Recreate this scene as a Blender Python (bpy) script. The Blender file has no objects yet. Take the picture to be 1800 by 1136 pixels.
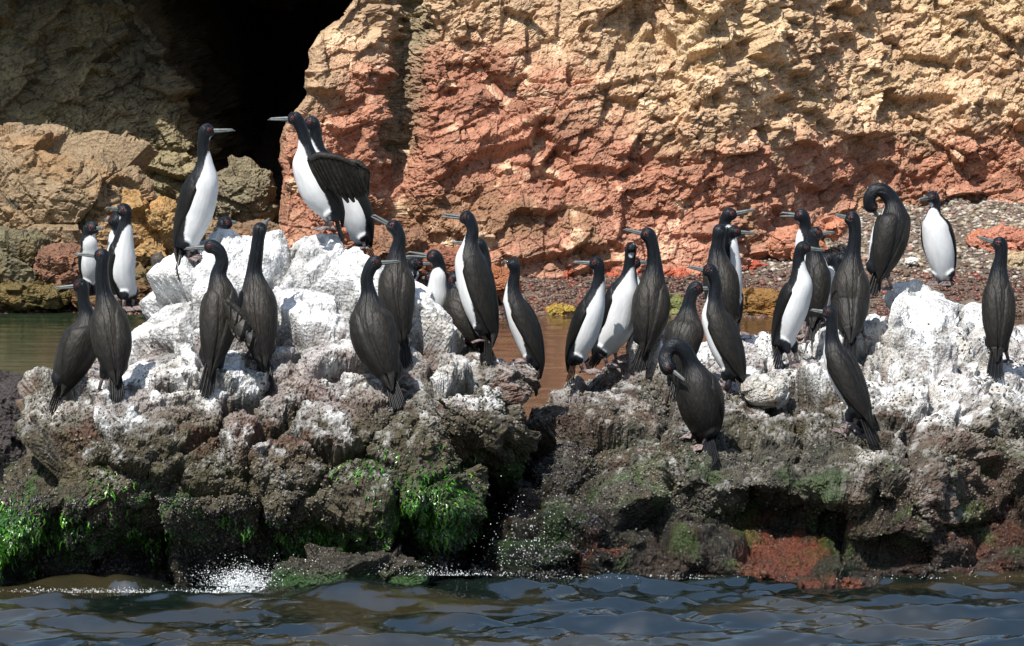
import bpy, math, random
import numpy as np
from mathutils import Vector
from mathutils.bvhtree import BVHTree

random.seed(7)
rng = np.random.default_rng(11)
scene = bpy.context.scene
col = scene.collection

# ------------------------------------------------------------------ camera, sky, sun, exposure
FPX = 7200.0                     # focal length in photo pixels (photo 1800 wide)
CAM_H = 3.0
PITCH = math.atan(613.0 / FPX)
cam_data = bpy.data.cameras.new('camera')
cam_data.sensor_width = 36.0
cam_data.lens = 36.0 * FPX / 1800.0
cam_data.clip_start = 0.5
cam_data.clip_end = 2000.0
cam = bpy.data.objects.new('camera', cam_data)
cam.location = (0, 0, CAM_H)
cam.rotation_euler = (math.radians(90) - PITCH, 0, 0)
col.objects.link(cam)
scene.camera = cam

SUN = Vector((-0.28, -0.52, 0.83)).normalized()      # direction towards the sun
world = bpy.data.worlds.new('World')
scene.world = world
world.use_nodes = True
wnt = world.node_tree
for n in list(wnt.nodes):
    wnt.nodes.remove(n)
sky = wnt.nodes.new('ShaderNodeTexSky')
sky.sky_type = 'NISHITA'
sky.sun_disc = False
sky.sun_elevation = math.asin(SUN.z)
sky.sun_rotation = math.atan2(SUN.x, SUN.y)
sky.dust_density = 1.2
sky.air_density = 1.3
sky.ozone_density = 1.5
bg = wnt.nodes.new('ShaderNodeBackground')
bg.inputs['Strength'].default_value = 0.09
wout = wnt.nodes.new('ShaderNodeOutputWorld')
wnt.links.new(sky.outputs[0], bg.inputs[0])
wnt.links.new(bg.outputs[0], wout.inputs[0])

sun_data = bpy.data.lights.new('sun', 'SUN')
sun_data.energy = 4.8
sun_data.angle = math.radians(0.5)
sun_data.color = (1.0, 0.965, 0.9)
sun = bpy.data.objects.new('sun', sun_data)
sun.rotation_euler = SUN.to_track_quat('Z', 'Y').to_euler()
sun.location = (-5, -5, 30)
col.objects.link(sun)

scene.view_settings.view_transform = 'Standard'
scene.view_settings.look = 'None'
scene.view_settings.exposure = 0.64
scene.view_settings.gamma = 1.0
scene.cycles.use_denoising = True
scene.cycles.max_bounces = 5
scene.cycles.diffuse_bounces = 3
scene.cycles.glossy_bounces = 3
scene.cycles.caustics_reflective = False
scene.cycles.caustics_refractive = False

# ------------------------------------------------------------------ picture <-> world
FWD = np.array([0, math.cos(PITCH), -math.sin(PITCH)])
UPV = np.array([0, math.sin(PITCH), math.cos(PITCH)])
RGT = np.array([1.0, 0, 0])
CAM = np.array([0, 0, CAM_H])


def ray(px, py):
    return RGT * (px - 900.0) + UPV * (568.0 - py) + FWD * FPX


def P(px, py, d):
    r = ray(px, py)
    return CAM + r * (d / r[1])


def wx(px, d):
    return (px - 900.0) / FPX * d


# ------------------------------------------------------------------ noise
def h3(ix, iy, iz, seed):
    x = (ix.astype(np.int64) * 374761393 + iy.astype(np.int64) * 668265263 + iz.astype(np.int64) * 2147483647 + seed * 974711) & 0xFFFFFFFF
    x = ((x ^ (x >> 13)) * 1274126177) & 0xFFFFFFFF
    x = ((x ^ (x >> 16)) * 2246822519) & 0xFFFFFFFF
    x = x ^ (x >> 15)
    return (x & 0xFFFFFF) / float(0x1000000)


def vnoise(p, seed=0):
    i = np.floor(p).astype(np.int64)
    f = p - i
    f = f * f * f * (f * (f * 6 - 15) + 10)
    r = 0
    for a in (0, 1):
        wa = f[:, 0] if a else 1 - f[:, 0]
        for b in (0, 1):
            wb = f[:, 1] if b else 1 - f[:, 1]
            for c in (0, 1):
                wc = f[:, 2] if c else 1 - f[:, 2]
                r = r + wa * wb * wc * h3(i[:, 0] + a, i[:, 1] + b, i[:, 2] + c, seed)
    return r * 2 - 1


def fbm(p, s, o=4, seed=0, gain=0.5):
    p = p * s
    r, a, t = 0, 1.0, 0
    for k in range(o):
        r = r + a * vnoise(p, seed + k * 17)
        t += a
        a *= gain
        p = p * 2.03 + 11.7
    return r / t


def voro(p, seed=0, jit=0.95):
    i = np.floor(p).astype(np.int64)
    n = len(p)
    f1 = np.full(n, 9.0)
    f2 = np.full(n, 9.0)
    cid = np.zeros((n, 3), np.int64)
    cpos = np.zeros((n, 3))
    for a in (-1, 0, 1):
        for b in (-1, 0, 1):
            for c in (-1, 0, 1):
                ia, ib, ic = i[:, 0] + a, i[:, 1] + b, i[:, 2] + c
                q = np.stack([ia + .5 + jit * (h3(ia, ib, ic, seed) - .5),
                              ib + .5 + jit * (h3(ia, ib, ic, seed + 1) - .5),
                              ic + .5 + jit * (h3(ia, ib, ic, seed + 2) - .5)], 1)
                d = np.sqrt(((p - q) ** 2).sum(1))
                m = d < f1
                f2 = np.where(m, f1, np.minimum(f2, d))
                f1 = np.where(m, d, f1)
                cid[m] = np.stack([ia, ib, ic], 1)[m]
                cpos[m] = q[m]
    return f1, f2, cid, cpos


def facet(p, size, seed, tilt=0.9, jit=0.95, step=0.6, crack=0.35, cw=0.08, warp=0.12, over=0.0):
    """blocky relief, unit amplitude about 1 cell: every cell is a tilted plane with its own height."""
    size = np.asarray(size, float)
    q = p / size
    warp = warp if max(size) > .3 else warp * .4
    if warp:
        q = q + warp * np.stack([vnoise(q * 1.3 + 5, seed + 31), vnoise(q * 1.3 + 50, seed + 32), vnoise(q * 1.3 + 90, seed + 33)], 1)
    f1, f2, cid, cp = voro(q, seed, jit)
    a, b, c = cid[:, 0], cid[:, 1], cid[:, 2]
    nv = np.stack([h3(a, b, c, seed + 5), h3(a, b, c, seed + 6), h3(a, b, c, seed + 7)], 1) * 2 - 1
    v = step * (h3(a, b, c, seed + 9) - .5) + tilt * (nv * (q - cp)).sum(1)
    if over: v = v - over * (q - cp)[:, 2]
    e = f2 - f1
    v = v - crack * np.clip(1 - e / cw, 0, 1) ** 1.5
    return v


def sstep(a, b, x):
    t = np.clip((x - a) / (b - a), 0, 1)
    return t * t * (3 - 2 * t)


def mix(a, b, t):
    return a * (1 - t[:, None]) + b * t[:, None]


C3 = lambda *v: np.array(v, float)[None, :]

# ------------------------------------------------------------------ materials
def new_mat(name):
    m = bpy.data.materials.new(name)
    m.use_nodes = True
    nt = m.node_tree
    b = nt.nodes['Principled BSDF']
    return m, nt, b


def N(nt, kind, **kw):
    n = nt.nodes.new(kind)
    for k, v in kw.items():
        if k in n.inputs:
            n.inputs[k].default_value = v
        else:
            setattr(n, k, v)
    return n


def rock_mat(name, s1, s2, bump1, bump2, lo=0.62, hi=1.32, spec=0.35):
    """colour and roughness from the mesh's own attributes, broken up by grain, pits and bump"""
    m, nt, b = new_mat(name)
    L = nt.links
    at = N(nt, 'ShaderNodeAttribute', attribute_name='col')
    ar = N(nt, 'ShaderNodeAttribute', attribute_name='rough')
    tc = N(nt, 'ShaderNodeTexCoord')
    n1 = N(nt, 'ShaderNodeTexNoise', Scale=s1, Detail=6.0, Roughness=0.65)
    n2 = N(nt, 'ShaderNodeTexNoise', Scale=s2, Detail=4.0, Roughness=0.7)
    vo = N(nt, 'ShaderNodeTexVoronoi', Scale=s2 * 0.6)
    for n in (n1, n2, vo):
        L.new(tc.outputs['Object'], n.inputs['Vector'])
    r1 = N(nt, 'ShaderNodeMapRange')
    r1.inputs['From Min'].default_value = 0.3
    r1.inputs['From Max'].default_value = 0.7
    r1.inputs['To Min'].default_value = lo
    r1.inputs['To Max'].default_value = hi
    L.new(n1.outputs['Fac'], r1.inputs['Value'])
    r2 = N(nt, 'ShaderNodeMapRange')
    r2.inputs['From Min'].default_value = 0.3
    r2.inputs['From Max'].default_value = 0.7
    r2.inputs['To Min'].default_value = 0.7
    r2.inputs['To Max'].default_value = 1.22
    L.new(n2.outputs['Fac'], r2.inputs['Value'])
    mu = N(nt, 'ShaderNodeMath', operation='MULTIPLY')
    L.new(r1.outputs[0], mu.inputs[0]); L.new(r2.outputs[0], mu.inputs[1])
    vm = N(nt, 'ShaderNodeVectorMath', operation='SCALE')
    L.new(at.outputs['Color'], vm.inputs[0]); L.new(mu.outputs[0], vm.inputs['Scale'])
    L.new(vm.outputs[0], b.inputs['Base Color'])
    L.new(ar.outputs['Fac'], b.inputs['Roughness'])
    b.inputs['Specular IOR Level'].default_value = spec
    lu = N(nt, 'ShaderNodeRGBToBW'); L.new(at.outputs['Color'], lu.inputs[0])
    ls = N(nt, 'ShaderNodeMapRange'); ls.inputs['From Min'].default_value = .4; ls.inputs['From Max'].default_value = .8
    ls.inputs['To Min'].default_value = 1.0; ls.inputs['To Max'].default_value = .6
    L.new(lu.outputs[0], ls.inputs['Value'])
    b1 = N(nt, 'ShaderNodeBump', Strength=1.0, Distance=bump1)
    L.new(ls.outputs[0], b1.inputs['Strength'])
    L.new(n1.outputs['Fac'], b1.inputs['Height'])
    b2 = N(nt, 'ShaderNodeBump', Strength=1.0, Distance=bump2)
    L.new(ls.outputs[0], b2.inputs['Strength'])
    ad = N(nt, 'ShaderNodeMath', operation='ADD')
    L.new(n2.outputs['Fac'], ad.inputs[0]); L.new(vo.outputs['Distance'], ad.inputs[1])
    L.new(ad.outputs[0], b2.inputs['Height'])
    L.new(b1.outputs[0], b2.inputs['Normal'])
    L.new(b2.outputs[0], b.inputs['Normal'])
    return m


M_rock = rock_mat('sea_rock', 22, 95, 0.02, 0.012, spec=0.5)
M_cliff = rock_mat('cliff_rock', 16, 60, 0.018, 0.012, lo=0.72, hi=1.25, spec=0.2)
M_pebble = rock_mat('pebble', 20, 60, 0.004, 0.002, lo=0.8, hi=1.2)
M_mussel = rock_mat('mussel_shell', 40, 150, 0.003, 0.001, spec=0.6)

# seaweed
M_weed, nt, b = new_mat('green_seaweed')
at = N(nt, 'ShaderNodeAttribute', attribute_name='col')
nt.links.new(at.outputs['Color'], b.inputs['Base Color'])
b.inputs['Roughness'].default_value = 0.28
b.inputs['Specular IOR Level'].default_value = 0.5
try:
    b.inputs['Transmission Weight'].default_value = 0.0
except Exception:
    pass

# water
M_water, nt, b = new_mat('sea_water')
b.inputs['Roughness'].default_value = 0.035
b.inputs['IOR'].default_value = 2.6
tc = N(nt, 'ShaderNodeTexCoord')
at = N(nt, 'ShaderNodeAttribute', attribute_name='col')
nn = N(nt, 'ShaderNodeTexNoise', Scale=16.0, Detail=5.0, Roughness=0.6)
mp = N(nt, 'ShaderNodeMapping')
mp.inputs['Scale'].default_value = (1.0, 1.6, 1.0)
nt.links.new(tc.outputs['Object'], mp.inputs['Vector'])
nt.links.new(mp.outputs[0], nn.inputs['Vector'])
bu = N(nt, 'ShaderNodeBump', Strength=0.2, Distance=0.008)
nt.links.new(nn.outputs['Fac'], bu.inputs['Height'])
nt.links.new(bu.outputs[0], b.inputs['Normal'])
nt.links.new(at.outputs['Color'], b.inputs['Base Color'])

M_foam_glints, nt, b = new_mat('sea_foam_glints')
b.inputs['Base Color'].default_value = (0.85, 0.88, 0.9, 1)
b.inputs['Roughness'].default_value = 0.35

# plumage: colour from the body's own pattern, feather scallops and gloss from feather coordinates
M_plume, nt, b = new_mat('plumage')
L = nt.links
at = N(nt, 'ShaderNodeAttribute', attribute_name='col')
fu = N(nt, 'ShaderNodeAttribute', attribute_name='fuv')
ar = N(nt, 'ShaderNodeAttribute', attribute_name='rough')
mp = N(nt, 'ShaderNodeMapping')
mp.inputs['Scale'].default_value = (1.0, 0.34, 1.0)
L.new(fu.outputs['Vector'], mp.inputs['Vector'])
vo = N(nt, 'ShaderNodeTexVoronoi', Scale=95.0)
L.new(mp.outputs[0], vo.inputs['Vector'])
rr = N(nt, 'ShaderNodeMapRange')
rr.inputs['From Min'].default_value = 0.25; rr.inputs['From Max'].default_value = 0.75
rr.inputs['To Min'].default_value = 0.85; rr.inputs['To Max'].default_value = 1.3
L.new(vo.outputs['Distance'], rr.inputs['Value'])
no = N(nt, 'ShaderNodeTexNoise', Scale=22.0, Detail=5.0, Roughness=0.65)
L.new(mp.outputs[0], no.inputs['Vector'])
r2 = N(nt, 'ShaderNodeMapRange')
r2.inputs['From Min'].default_value = 0.3; r2.inputs['From Max'].default_value = 0.7
r2.inputs['To Min'].default_value = 0.45; r2.inputs['To Max'].default_value = 1.75
L.new(no.outputs['Fac'], r2.inputs['Value'])
mu = N(nt, 'ShaderNodeMath', operation='MULTIPLY')
L.new(rr.outputs[0], mu.inputs[0]); L.new(r2.outputs[0], mu.inputs[1])
lum = N(nt, 'ShaderNodeRGBToBW'); L.new(at.outputs['Color'], lum.inputs[0])
wm = N(nt, 'ShaderNodeMapRange')
wm.inputs['From Min'].default_value = 0.12; wm.inputs['From Max'].default_value = 0.5
L.new(lum.outputs[0], wm.inputs['Value'])
mm = N(nt, 'ShaderNodeMix', data_type='FLOAT')
L.new(wm.outputs[0], mm.inputs[0]); L.new(mu.outputs[0], mm.inputs[2]); r3 = N(nt, 'ShaderNodeMapRange'); r3.inputs['From Min'].default_value = .3; r3.inputs['From Max'].default_value = .7; r3.inputs['To Min'].default_value = .8; r3.inputs['To Max'].default_value = 1.06
L.new(no.outputs['Fac'], r3.inputs['Value']); L.new(r3.outputs[0], mm.inputs[3])
vm = N(nt, 'ShaderNodeVectorMath', operation='SCALE')
L.new(at.outputs['Color'], vm.inputs[0]); L.new(mm.outputs[0], vm.inputs['Scale'])
L.new(vm.outputs[0], b.inputs['Base Color'])
L.new(ar.outputs['Fac'], b.inputs['Roughness'])
b.inputs['Specular IOR Level'].default_value = 0.26
b1 = N(nt, 'ShaderNodeBump', Strength=0.5, Distance=0.0016)
iv = N(nt, 'ShaderNodeMath', operation='SUBTRACT'); iv.inputs[0].default_value = 1.3; L.new(wm.outputs[0], iv.inputs[1])
L.new(iv.outputs[0], b1.inputs['Strength'])
L.new(mu.outputs[0], b1.inputs['Height']); L.new(b1.outputs[0], b.inputs['Normal'])


def plain(name, c, rough=0.4):
    m, nt, b = new_mat(name)
    tc = N(nt, 'ShaderNodeTexCoord')
    no = N(nt, 'ShaderNodeTexNoise', Scale=60.0, Detail=3.0)
    nt.links.new(tc.outputs['Object'], no.inputs['Vector'])
    cr = N(nt, 'ShaderNodeValToRGB')
    cr.color_ramp.elements[0].position = 0.35; cr.color_ramp.elements[1].position = 0.68
    cr.color_ramp.elements[0].color = tuple(x * 0.65 for x in c) + (1,)
    cr.color_ramp.elements[1].color = tuple(min(1, x * 1.25) for x in c) + (1,)
    nt.links.new(no.outputs['Fac'], cr.inputs[0])
    nt.links.new(cr.outputs[0], b.inputs['Base Color'])
    b.inputs['Roughness'].default_value = rough
    return m


M_beak = plain('beak_horn', (0.10, 0.112, 0.112), 0.45)
M_eye = plain('eye', (0.01, 0.012, 0.01), 0.1)


# ------------------------------------------------------------------ mesh helpers
def make_mesh(name, V, F, mat, colr=None, rough=None, smooth=False, fuv=None):
    me = bpy.data.meshes.new(name)
    V = np.asarray(V, np.float32)
    F = np.asarray(F)
    if F.dtype == object or F.ndim == 1:
        me.from_pydata([tuple(v) for v in V], [], [tuple(f) for f in F])
    else:
        k = F.shape[1]
        me.vertices.add(len(V)); me.vertices.foreach_set('co', V.ravel())
        me.loops.add(F.size); me.loops.foreach_set('vertex_index', F.astype(np.int32).ravel())
        me.polygons.add(len(F))
        me.polygons.foreach_set('loop_start', np.arange(0, F.size, k, dtype=np.int32))
        me.polygons.foreach_set('loop_total', np.full(len(F), k, np.int32))
        me.update(calc_edges=True)
        me.validate()
    if colr is not None:
        a = me.attributes.new('col', 'FLOAT_COLOR', 'POINT')
        cc = np.ones((len(V), 4), np.float32); cc[:, :3] = np.clip(colr, 0, 1)
        a.data.foreach_set('color', cc.ravel())
    if rough is not None:
        a = me.attributes.new('rough', 'FLOAT', 'POINT')
        a.data.foreach_set('value', np.broadcast_to(np.asarray(rough, np.float32), (len(V),)).copy())
    if fuv is not None:
        a = me.attributes.new('fuv', 'FLOAT_VECTOR', 'POINT')
        a.data.foreach_set('vector', np.asarray(fuv, np.float32).ravel())
    me.materials.append(mat)
    me.polygons.foreach_set('use_smooth', np.full(len(me.polygons), smooth, bool))
    me.update()
    return me


def link(name, me, parent=None, loc=None):
    o = bpy.data.objects.new(name, me)
    col.objects.link(o)
    if loc is not None:
        o.location = loc
    if parent is not None:
        o.parent = parent
    return o


def tag(o, label, cat, group=None, kind=None):
    if label: o['label'] = label
    if cat: o['category'] = cat
    if group: o['group'] = group
    if kind: o['kind'] = kind
    return o


def grid_faces(nu, nv, off=0):
    i, j = np.meshgrid(np.arange(nu - 1), np.arange(nv - 1), indexing='ij')
    a = (i * nv + j).ravel() + off
    return np.stack([a, a + nv, a + nv + 1, a + 1], 1)


def grid_normals(G):
    du = np.gradient(G, axis=0); dv = np.gradient(G, axis=1)
    n = np.cross(du, dv)
    n /= np.linalg.norm(n, axis=2, keepdims=True) + 1e-9
    return n


def blur(G, k, axis):
    for _ in range(k):
        A = np.swapaxes(G, 0, axis).copy()
        A[1:-1] = (A[:-2] + 2 * A[1:-1] + A[2:]) / 4
        G = np.swapaxes(A, 0, axis)
    return G


BVHS = []
def add_bvh(V, F):
    BVHS.append(BVHTree.FromPolygons([tuple(v) for v in V.tolist()], F.tolist()))

ICO = None
def ico(sub):
    import bmesh
    bm = bmesh.new()
    bmesh.ops.create_icosphere(bm, subdivisions=sub, radius=1.0)
    bm.verts.ensure_lookup_table()
    V = np.array([v.co[:] for v in bm.verts]); F = np.array([[v.index for v in f.verts] for f in bm.faces])
    bm.free()
    return V, F
# ------------------------------------------------------------------ foreground rocks
def rock_sheet(stations, res):
    stations = [(px, ([(pts[0][0], pts[0][1] + .32), (pts[1][0] + 6, pts[1][1] + .30)] + pts[2:]) if (40 < px < 720 and len(stations) > 22) else pts) for px, pts in stations]
    """stations: list of (px, [(py, d), ...]); each profile runs from the waterline up over the crest; a
    skirt under water and a back slope are added. Returns a dense, softened grid of points."""
    prof = []
    for px, pts in stations:
        Q = [P(px, py, d) for py, d in pts]
        w = Q[0].copy()
        Q[0][2] = w[2] = .02
        pre = [w + np.array([0, 0.55, -0.75]), w + np.array([0, 0.1, -0.3])]
        c = Q[-1]
        back = c[2] + 0.35
        post = [c + np.array([0, 0.16, -0.05 * back]), c + np.array([0, 0.16 + .35 * back, -0.4 * back]), c + np.array([0, 0.2 + .8 * back, -back])]
        prof.append(np.array(pre + Q + post))
    G = np.array(prof)                                  # stations x K x 3
    xs = G[:, :, 0].mean(1)
    nx = int((xs[-1] - xs[0]) / res) + 1
    u = np.linspace(xs[0], xs[-1], nx)
    D = np.zeros((nx, G.shape[1], 3))
    for k in range(G.shape[1]):
        for c in range(3):
            D[:, k, c] = np.interp(u, xs, G[:, k, c])
    seg = np.linalg.norm(np.diff(D, axis=1), axis=2).mean(0)
    seg[:1] *= 0.4; seg[-2:] *= 0.5
    n = np.maximum(2, (seg / res).astype(int))
    tt = np.concatenate([[k + i / n[k] for i in range(n[k])] for k in range(len(n))] + [[len(n)]])
    E = np.zeros((nx, len(tt), 3))
    k0 = np.minimum(tt.astype(int), len(n) - 1); f = tt - k0
    E = D[:, k0] * (1 - f)[None, :, None] + D[:, k0 + 1] * f[None, :, None]
    E = blur(E, 50, 1); E = blur(E, 22, 0)
    return E


def close_ends(V, F, nu, nv):
    return F


def build_rock(name, stations, res, dispf, colf, label):
    E = rock_sheet(stations, res)
    nu, nv = E.shape[:2]
    Nn = grid_normals(E)
    mid = Nn[nu // 2, nv // 2]
    if mid[1] > 0 or mid[2] < -0.5:
        Nn = -Nn
    V0 = E.reshape(-1, 3); Nv = Nn.reshape(-1, 3)
    F = grid_faces(nu, nv)
    ref = Nn
    V = V0; d = 0
    for lvl, soft in ((0, 2), (1, 1), (2, 0)):       # each finer level rides on the broken surface of the one before
        dd = dispf(V, lvl)
        d = d + dd
        G2 = (V + Nv * dd[:, None]).reshape(nu, nv, 3)
        if soft: G2 = blur(blur(G2, soft, 0), soft, 1)
        V = G2.reshape(-1, 3)
        Nx = grid_normals(G2)
        Nx = blur(blur(Nx, 3, 0), 3, 1)
        sg = np.sign((Nx * ref).sum(2, keepdims=True)); sg[sg == 0] = 1
        if lvl == 0: Nx = Nx * np.sign((Nx * ref).sum())
        else: Nx = Nx * np.sign((Nx * ref).sum())
        Nx /= np.linalg.norm(Nx, axis=2, keepdims=True) + 1e-9
        Nv = .4 * Nx.reshape(-1, 3) + .6 * ref.reshape(-1, 3)
        Nv /= np.linalg.norm(Nv, axis=1, keepdims=True) + 1e-9
    N2 = grid_normals(G2)
    if (N2[nu // 2] * Nn[nu // 2]).sum() < 0: N2 = -N2
    # small crust follows the broken surface
    c, r, crust = colf(V, N2.reshape(-1, 3), d)
    V = V + N2.reshape(-1, 3) * crust[:, None]
    # caps to close the two ends
    cv = [V]; cf = [F]
    me = make_mesh(name, V, F, M_rock, c, r, smooth=False)
    o = link(name, me)
    tag(o, label, 'rock')
    add_bvh(V, F)
    return o, V, N2.reshape(-1, 3)


def disp_rock(seed, big=0.16, mid=0.055, sm=0.018):
    def f(p, lvl):
        if lvl == 0:
            return big * facet(p, (0.42, 0.6, 0.34), seed, tilt=0.9, step=0.45, crack=0.55, cw=0.11, over=.25)
        if lvl == 1:
            return mid * (1 - .35 * sstep(.9, 1.2, p[:, 2])) * facet(p, (0.17, 0.19, 0.14), seed + 40, tilt=1.2, step=0.4, crack=0.35, cw=0.10, over=.3) + 0.02 * fbm(p, 5.0, 2, seed + 3)
        k_ = 1 - .55 * sstep(.85, 1.15, p[:, 2])
        r = sm * k_ * facet(p, (0.06, 0.065, 0.055), seed + 80, tilt=1.2, step=0.45, crack=0.5, cw=0.18)
        r = r + sm * .4 * k_ * facet(p, (0.024, 0.026, 0.024), seed + 90, tilt=1.2, step=0.4, crack=0.5, cw=0.18)
        return r
    return f


def rock_colours(seed, gz, side):
    def f(V, Nn, d):
        x, y, z = V[:, 0], V[:, 1], V[:, 2]
        n1 = fbm(V, 3.0, 5, seed + 1)
        n2 = fbm(V, 14.0, 4, seed + 2, 0.65)
        n3 = fbm(V, 45.0, 3, seed + 3, 0.7)
        nd = fbm(V * np.array([1, 1, 0.25]), 16.0, 4, seed + 4, 0.6)      # drips
        px = x / 21.0 * FPX + 900
        zz = z + 0.16 * n1 + 0.15 * nd + 0.05 * n2
        base = mix(C3(.032, .029, .020) + 0 * V, C3(.090, .080, .057) + 0 * V, sstep(-.4, .5, n2 + n3 * .6))
        if side == 'left': base = base * C3(1.08, .97, .78)
        ol = sstep(0.0, 0.35, fbm(V, 4.0, 3, seed + 8)) * .6
        base = mix(base, C3(.085, .072, .034) + 0 * V, ol)
        if side == 'left':
            red = .8 * sstep(0.2, 0.4, fbm(V, 3.2, 4, seed + 12) + 0.22 * np.exp(-((px - 590) / 60) ** 2 - ((z - 1.0) / .22) ** 2) * 3) * sstep(.5, .8, z)
            base = mix(base, C3(.13, .055, .035) + n2[:, None] * .03, red)
        else:
            red = sstep(0.05, 0.3, fbm(V, 2.6, 4, seed + 12)) * .4 + .6 * np.exp(-((px - 1700) / 110) ** 2) * sstep(.75, .45, z)
            base = mix(base, C3(.13, .065, .045) + n2[:, None] * .02, np.clip(red, 0, 1))
        # dark wet foot, with the undercut's shade painted into its colour
        low = sstep(0.44, 0.14, z + 0.12 * n1)
        base = mix(base, base * C3(.2, .2, .2), low * (1 if side == 'left' else .75))
        if side == 'right':
            wetred = sstep(.0, .25, fbm(V, 4.0, 3, seed + 22) + .1) * sstep(.3, .12, z)
            wetred = wetred * (sstep(990, 1030, px) * sstep(1110, 1080, px) + sstep(1270, 1310, px) * sstep(1530, 1480, px) + .35 * sstep(1500, 1700, px))
            base = mix(base, C3(.115, .036, .019) + 0 * V, np.clip(wetred, 0, 1))
        row = 568 - FPX * np.tan(np.arctan2(z - CAM_H, y) + PITCH)
        colm = x / y * FPX + 900
        if side == 'left':
            zz = zz + .28 * np.exp(-((colm - 165) / 95) ** 2 - ((row - 728) / 26) ** 2) + .2 * np.exp(-((colm - 360) / 30) ** 2 - ((row - 700) / 30) ** 2)
        else:
            zz = zz + .14 * sstep(1500, 1620, colm) + .34 * np.exp(-((colm - 1530) / 42) ** 2 - ((row - 800) / 24) ** 2) + .12 * np.exp(-((colm - 1260) / 70) ** 2 - ((row - 860) / 14) ** 2)
        # guano: thick on what faces up, thin in cracks and lower down
        up = np.clip(Nn[:, 2], -1, 1)
        g = sstep(gz - .10, gz + .14, zz + .10 * (up - .5))
        thin = sstep(gz - (.26 if side == 'left' else .36), gz + .12, zz + .2 * n3 + .25 * nd + .14 * (up - .4)) * .55
        crackd = sstep(-.03, -.09, d) * .5
        g2 = np.clip(np.maximum(g, thin * sstep(.0, .4, nd + n3 * .8)), 0, 1)
        thinp = sstep(.02, .26, fbm(V, 2.8, 4, seed + 70, .55) + .5 * fbm(V * np.array([1, 1, .4]), 9.0, 3, seed + 71)) * sstep(gz + .5, gz + .15, z)
        g2 = g2 * (1 - (.6 if side == 'left' else .4) * thinp)
        base = mix(base, C3(.22, .135, .11) + .05 * n2[:, None], thinp * sstep(gz - .1, gz + .1, z) * .6)
        hole = sstep(.22, .5, n2 + n3 * .5) * (1 - .75 * sstep(gz + .15, gz + .5, z))
        g2 = g2 * (1 - hole * .85) * (1 - crackd * (1 - .6 * sstep(gz + .2, gz + .5, z)))
        wh = mix(C3(.50, .47, .43) + 0 * V, C3(.72, .72, .72) + 0 * V, sstep(-.35, .15, n1 + n2 * .5 + .8 * (z - gz)))
        wh = wh * (1 - .30 * sstep(.05, .4, n2 * .6 + fbm(V, 7.0, 4, seed + 44, .6)))[:, None] * (1 - .25 * sstep(-.02, -.10, d))[:, None]
        c = mix(base, wh, g2)
        # green algae film near the water
        al = sstep(.22, .45, fbm(V, 5.0, 4, seed + 30) + .15) * sstep(.62, .42, z) * sstep(.0, .12, z) * .7
        if side == 'left':
            gp = 1.5 * np.exp(-((colm - 765) / 66) ** 2 - ((row - 900) / 50) ** 2) + sstep(90, 20, colm) * np.exp(-((row - 945) / 45) ** 2) + .8 * np.exp(-((row - 944) / 14) ** 2) * sstep(620, 560, colm) * sstep(-.1, .2, n1)
            al = np.maximum(al, np.clip(gp, 0, 1) * sstep(-.3, .2, n2 + n3))
        if side == 'right':
            al = al * .5
        c = mix(c, C3(.035, .11, .012) + 0 * V, al)
        rough = np.clip(.85 - .68 * low - .3 * sstep(.6, .25, z + .1 * n1), .14, .9)
        if side == 'right':
            wz = sstep(1120, 1020, px) * sstep(.62, .35, z + .1 * n1)
            rough = np.clip(rough * (1 - wz) + .10 * wz, .08, .9)
            c = c * (1 - .45 * wz)[:, None]
        crust = (1 - .8 * g2) * (.008 * n2 + .010 * np.abs(n3) + .006 * fbm(V, 110.0, 2, seed + 60)) + g2 * .002 * n2
        return c, rough, crust
    return f


# profiles: waterline, low, belly, shoulder, upper, crest   (py, d)
def Lp(w, lo, be, sh, up, cr):
    return [w, lo, be, sh, up, cr]


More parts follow.
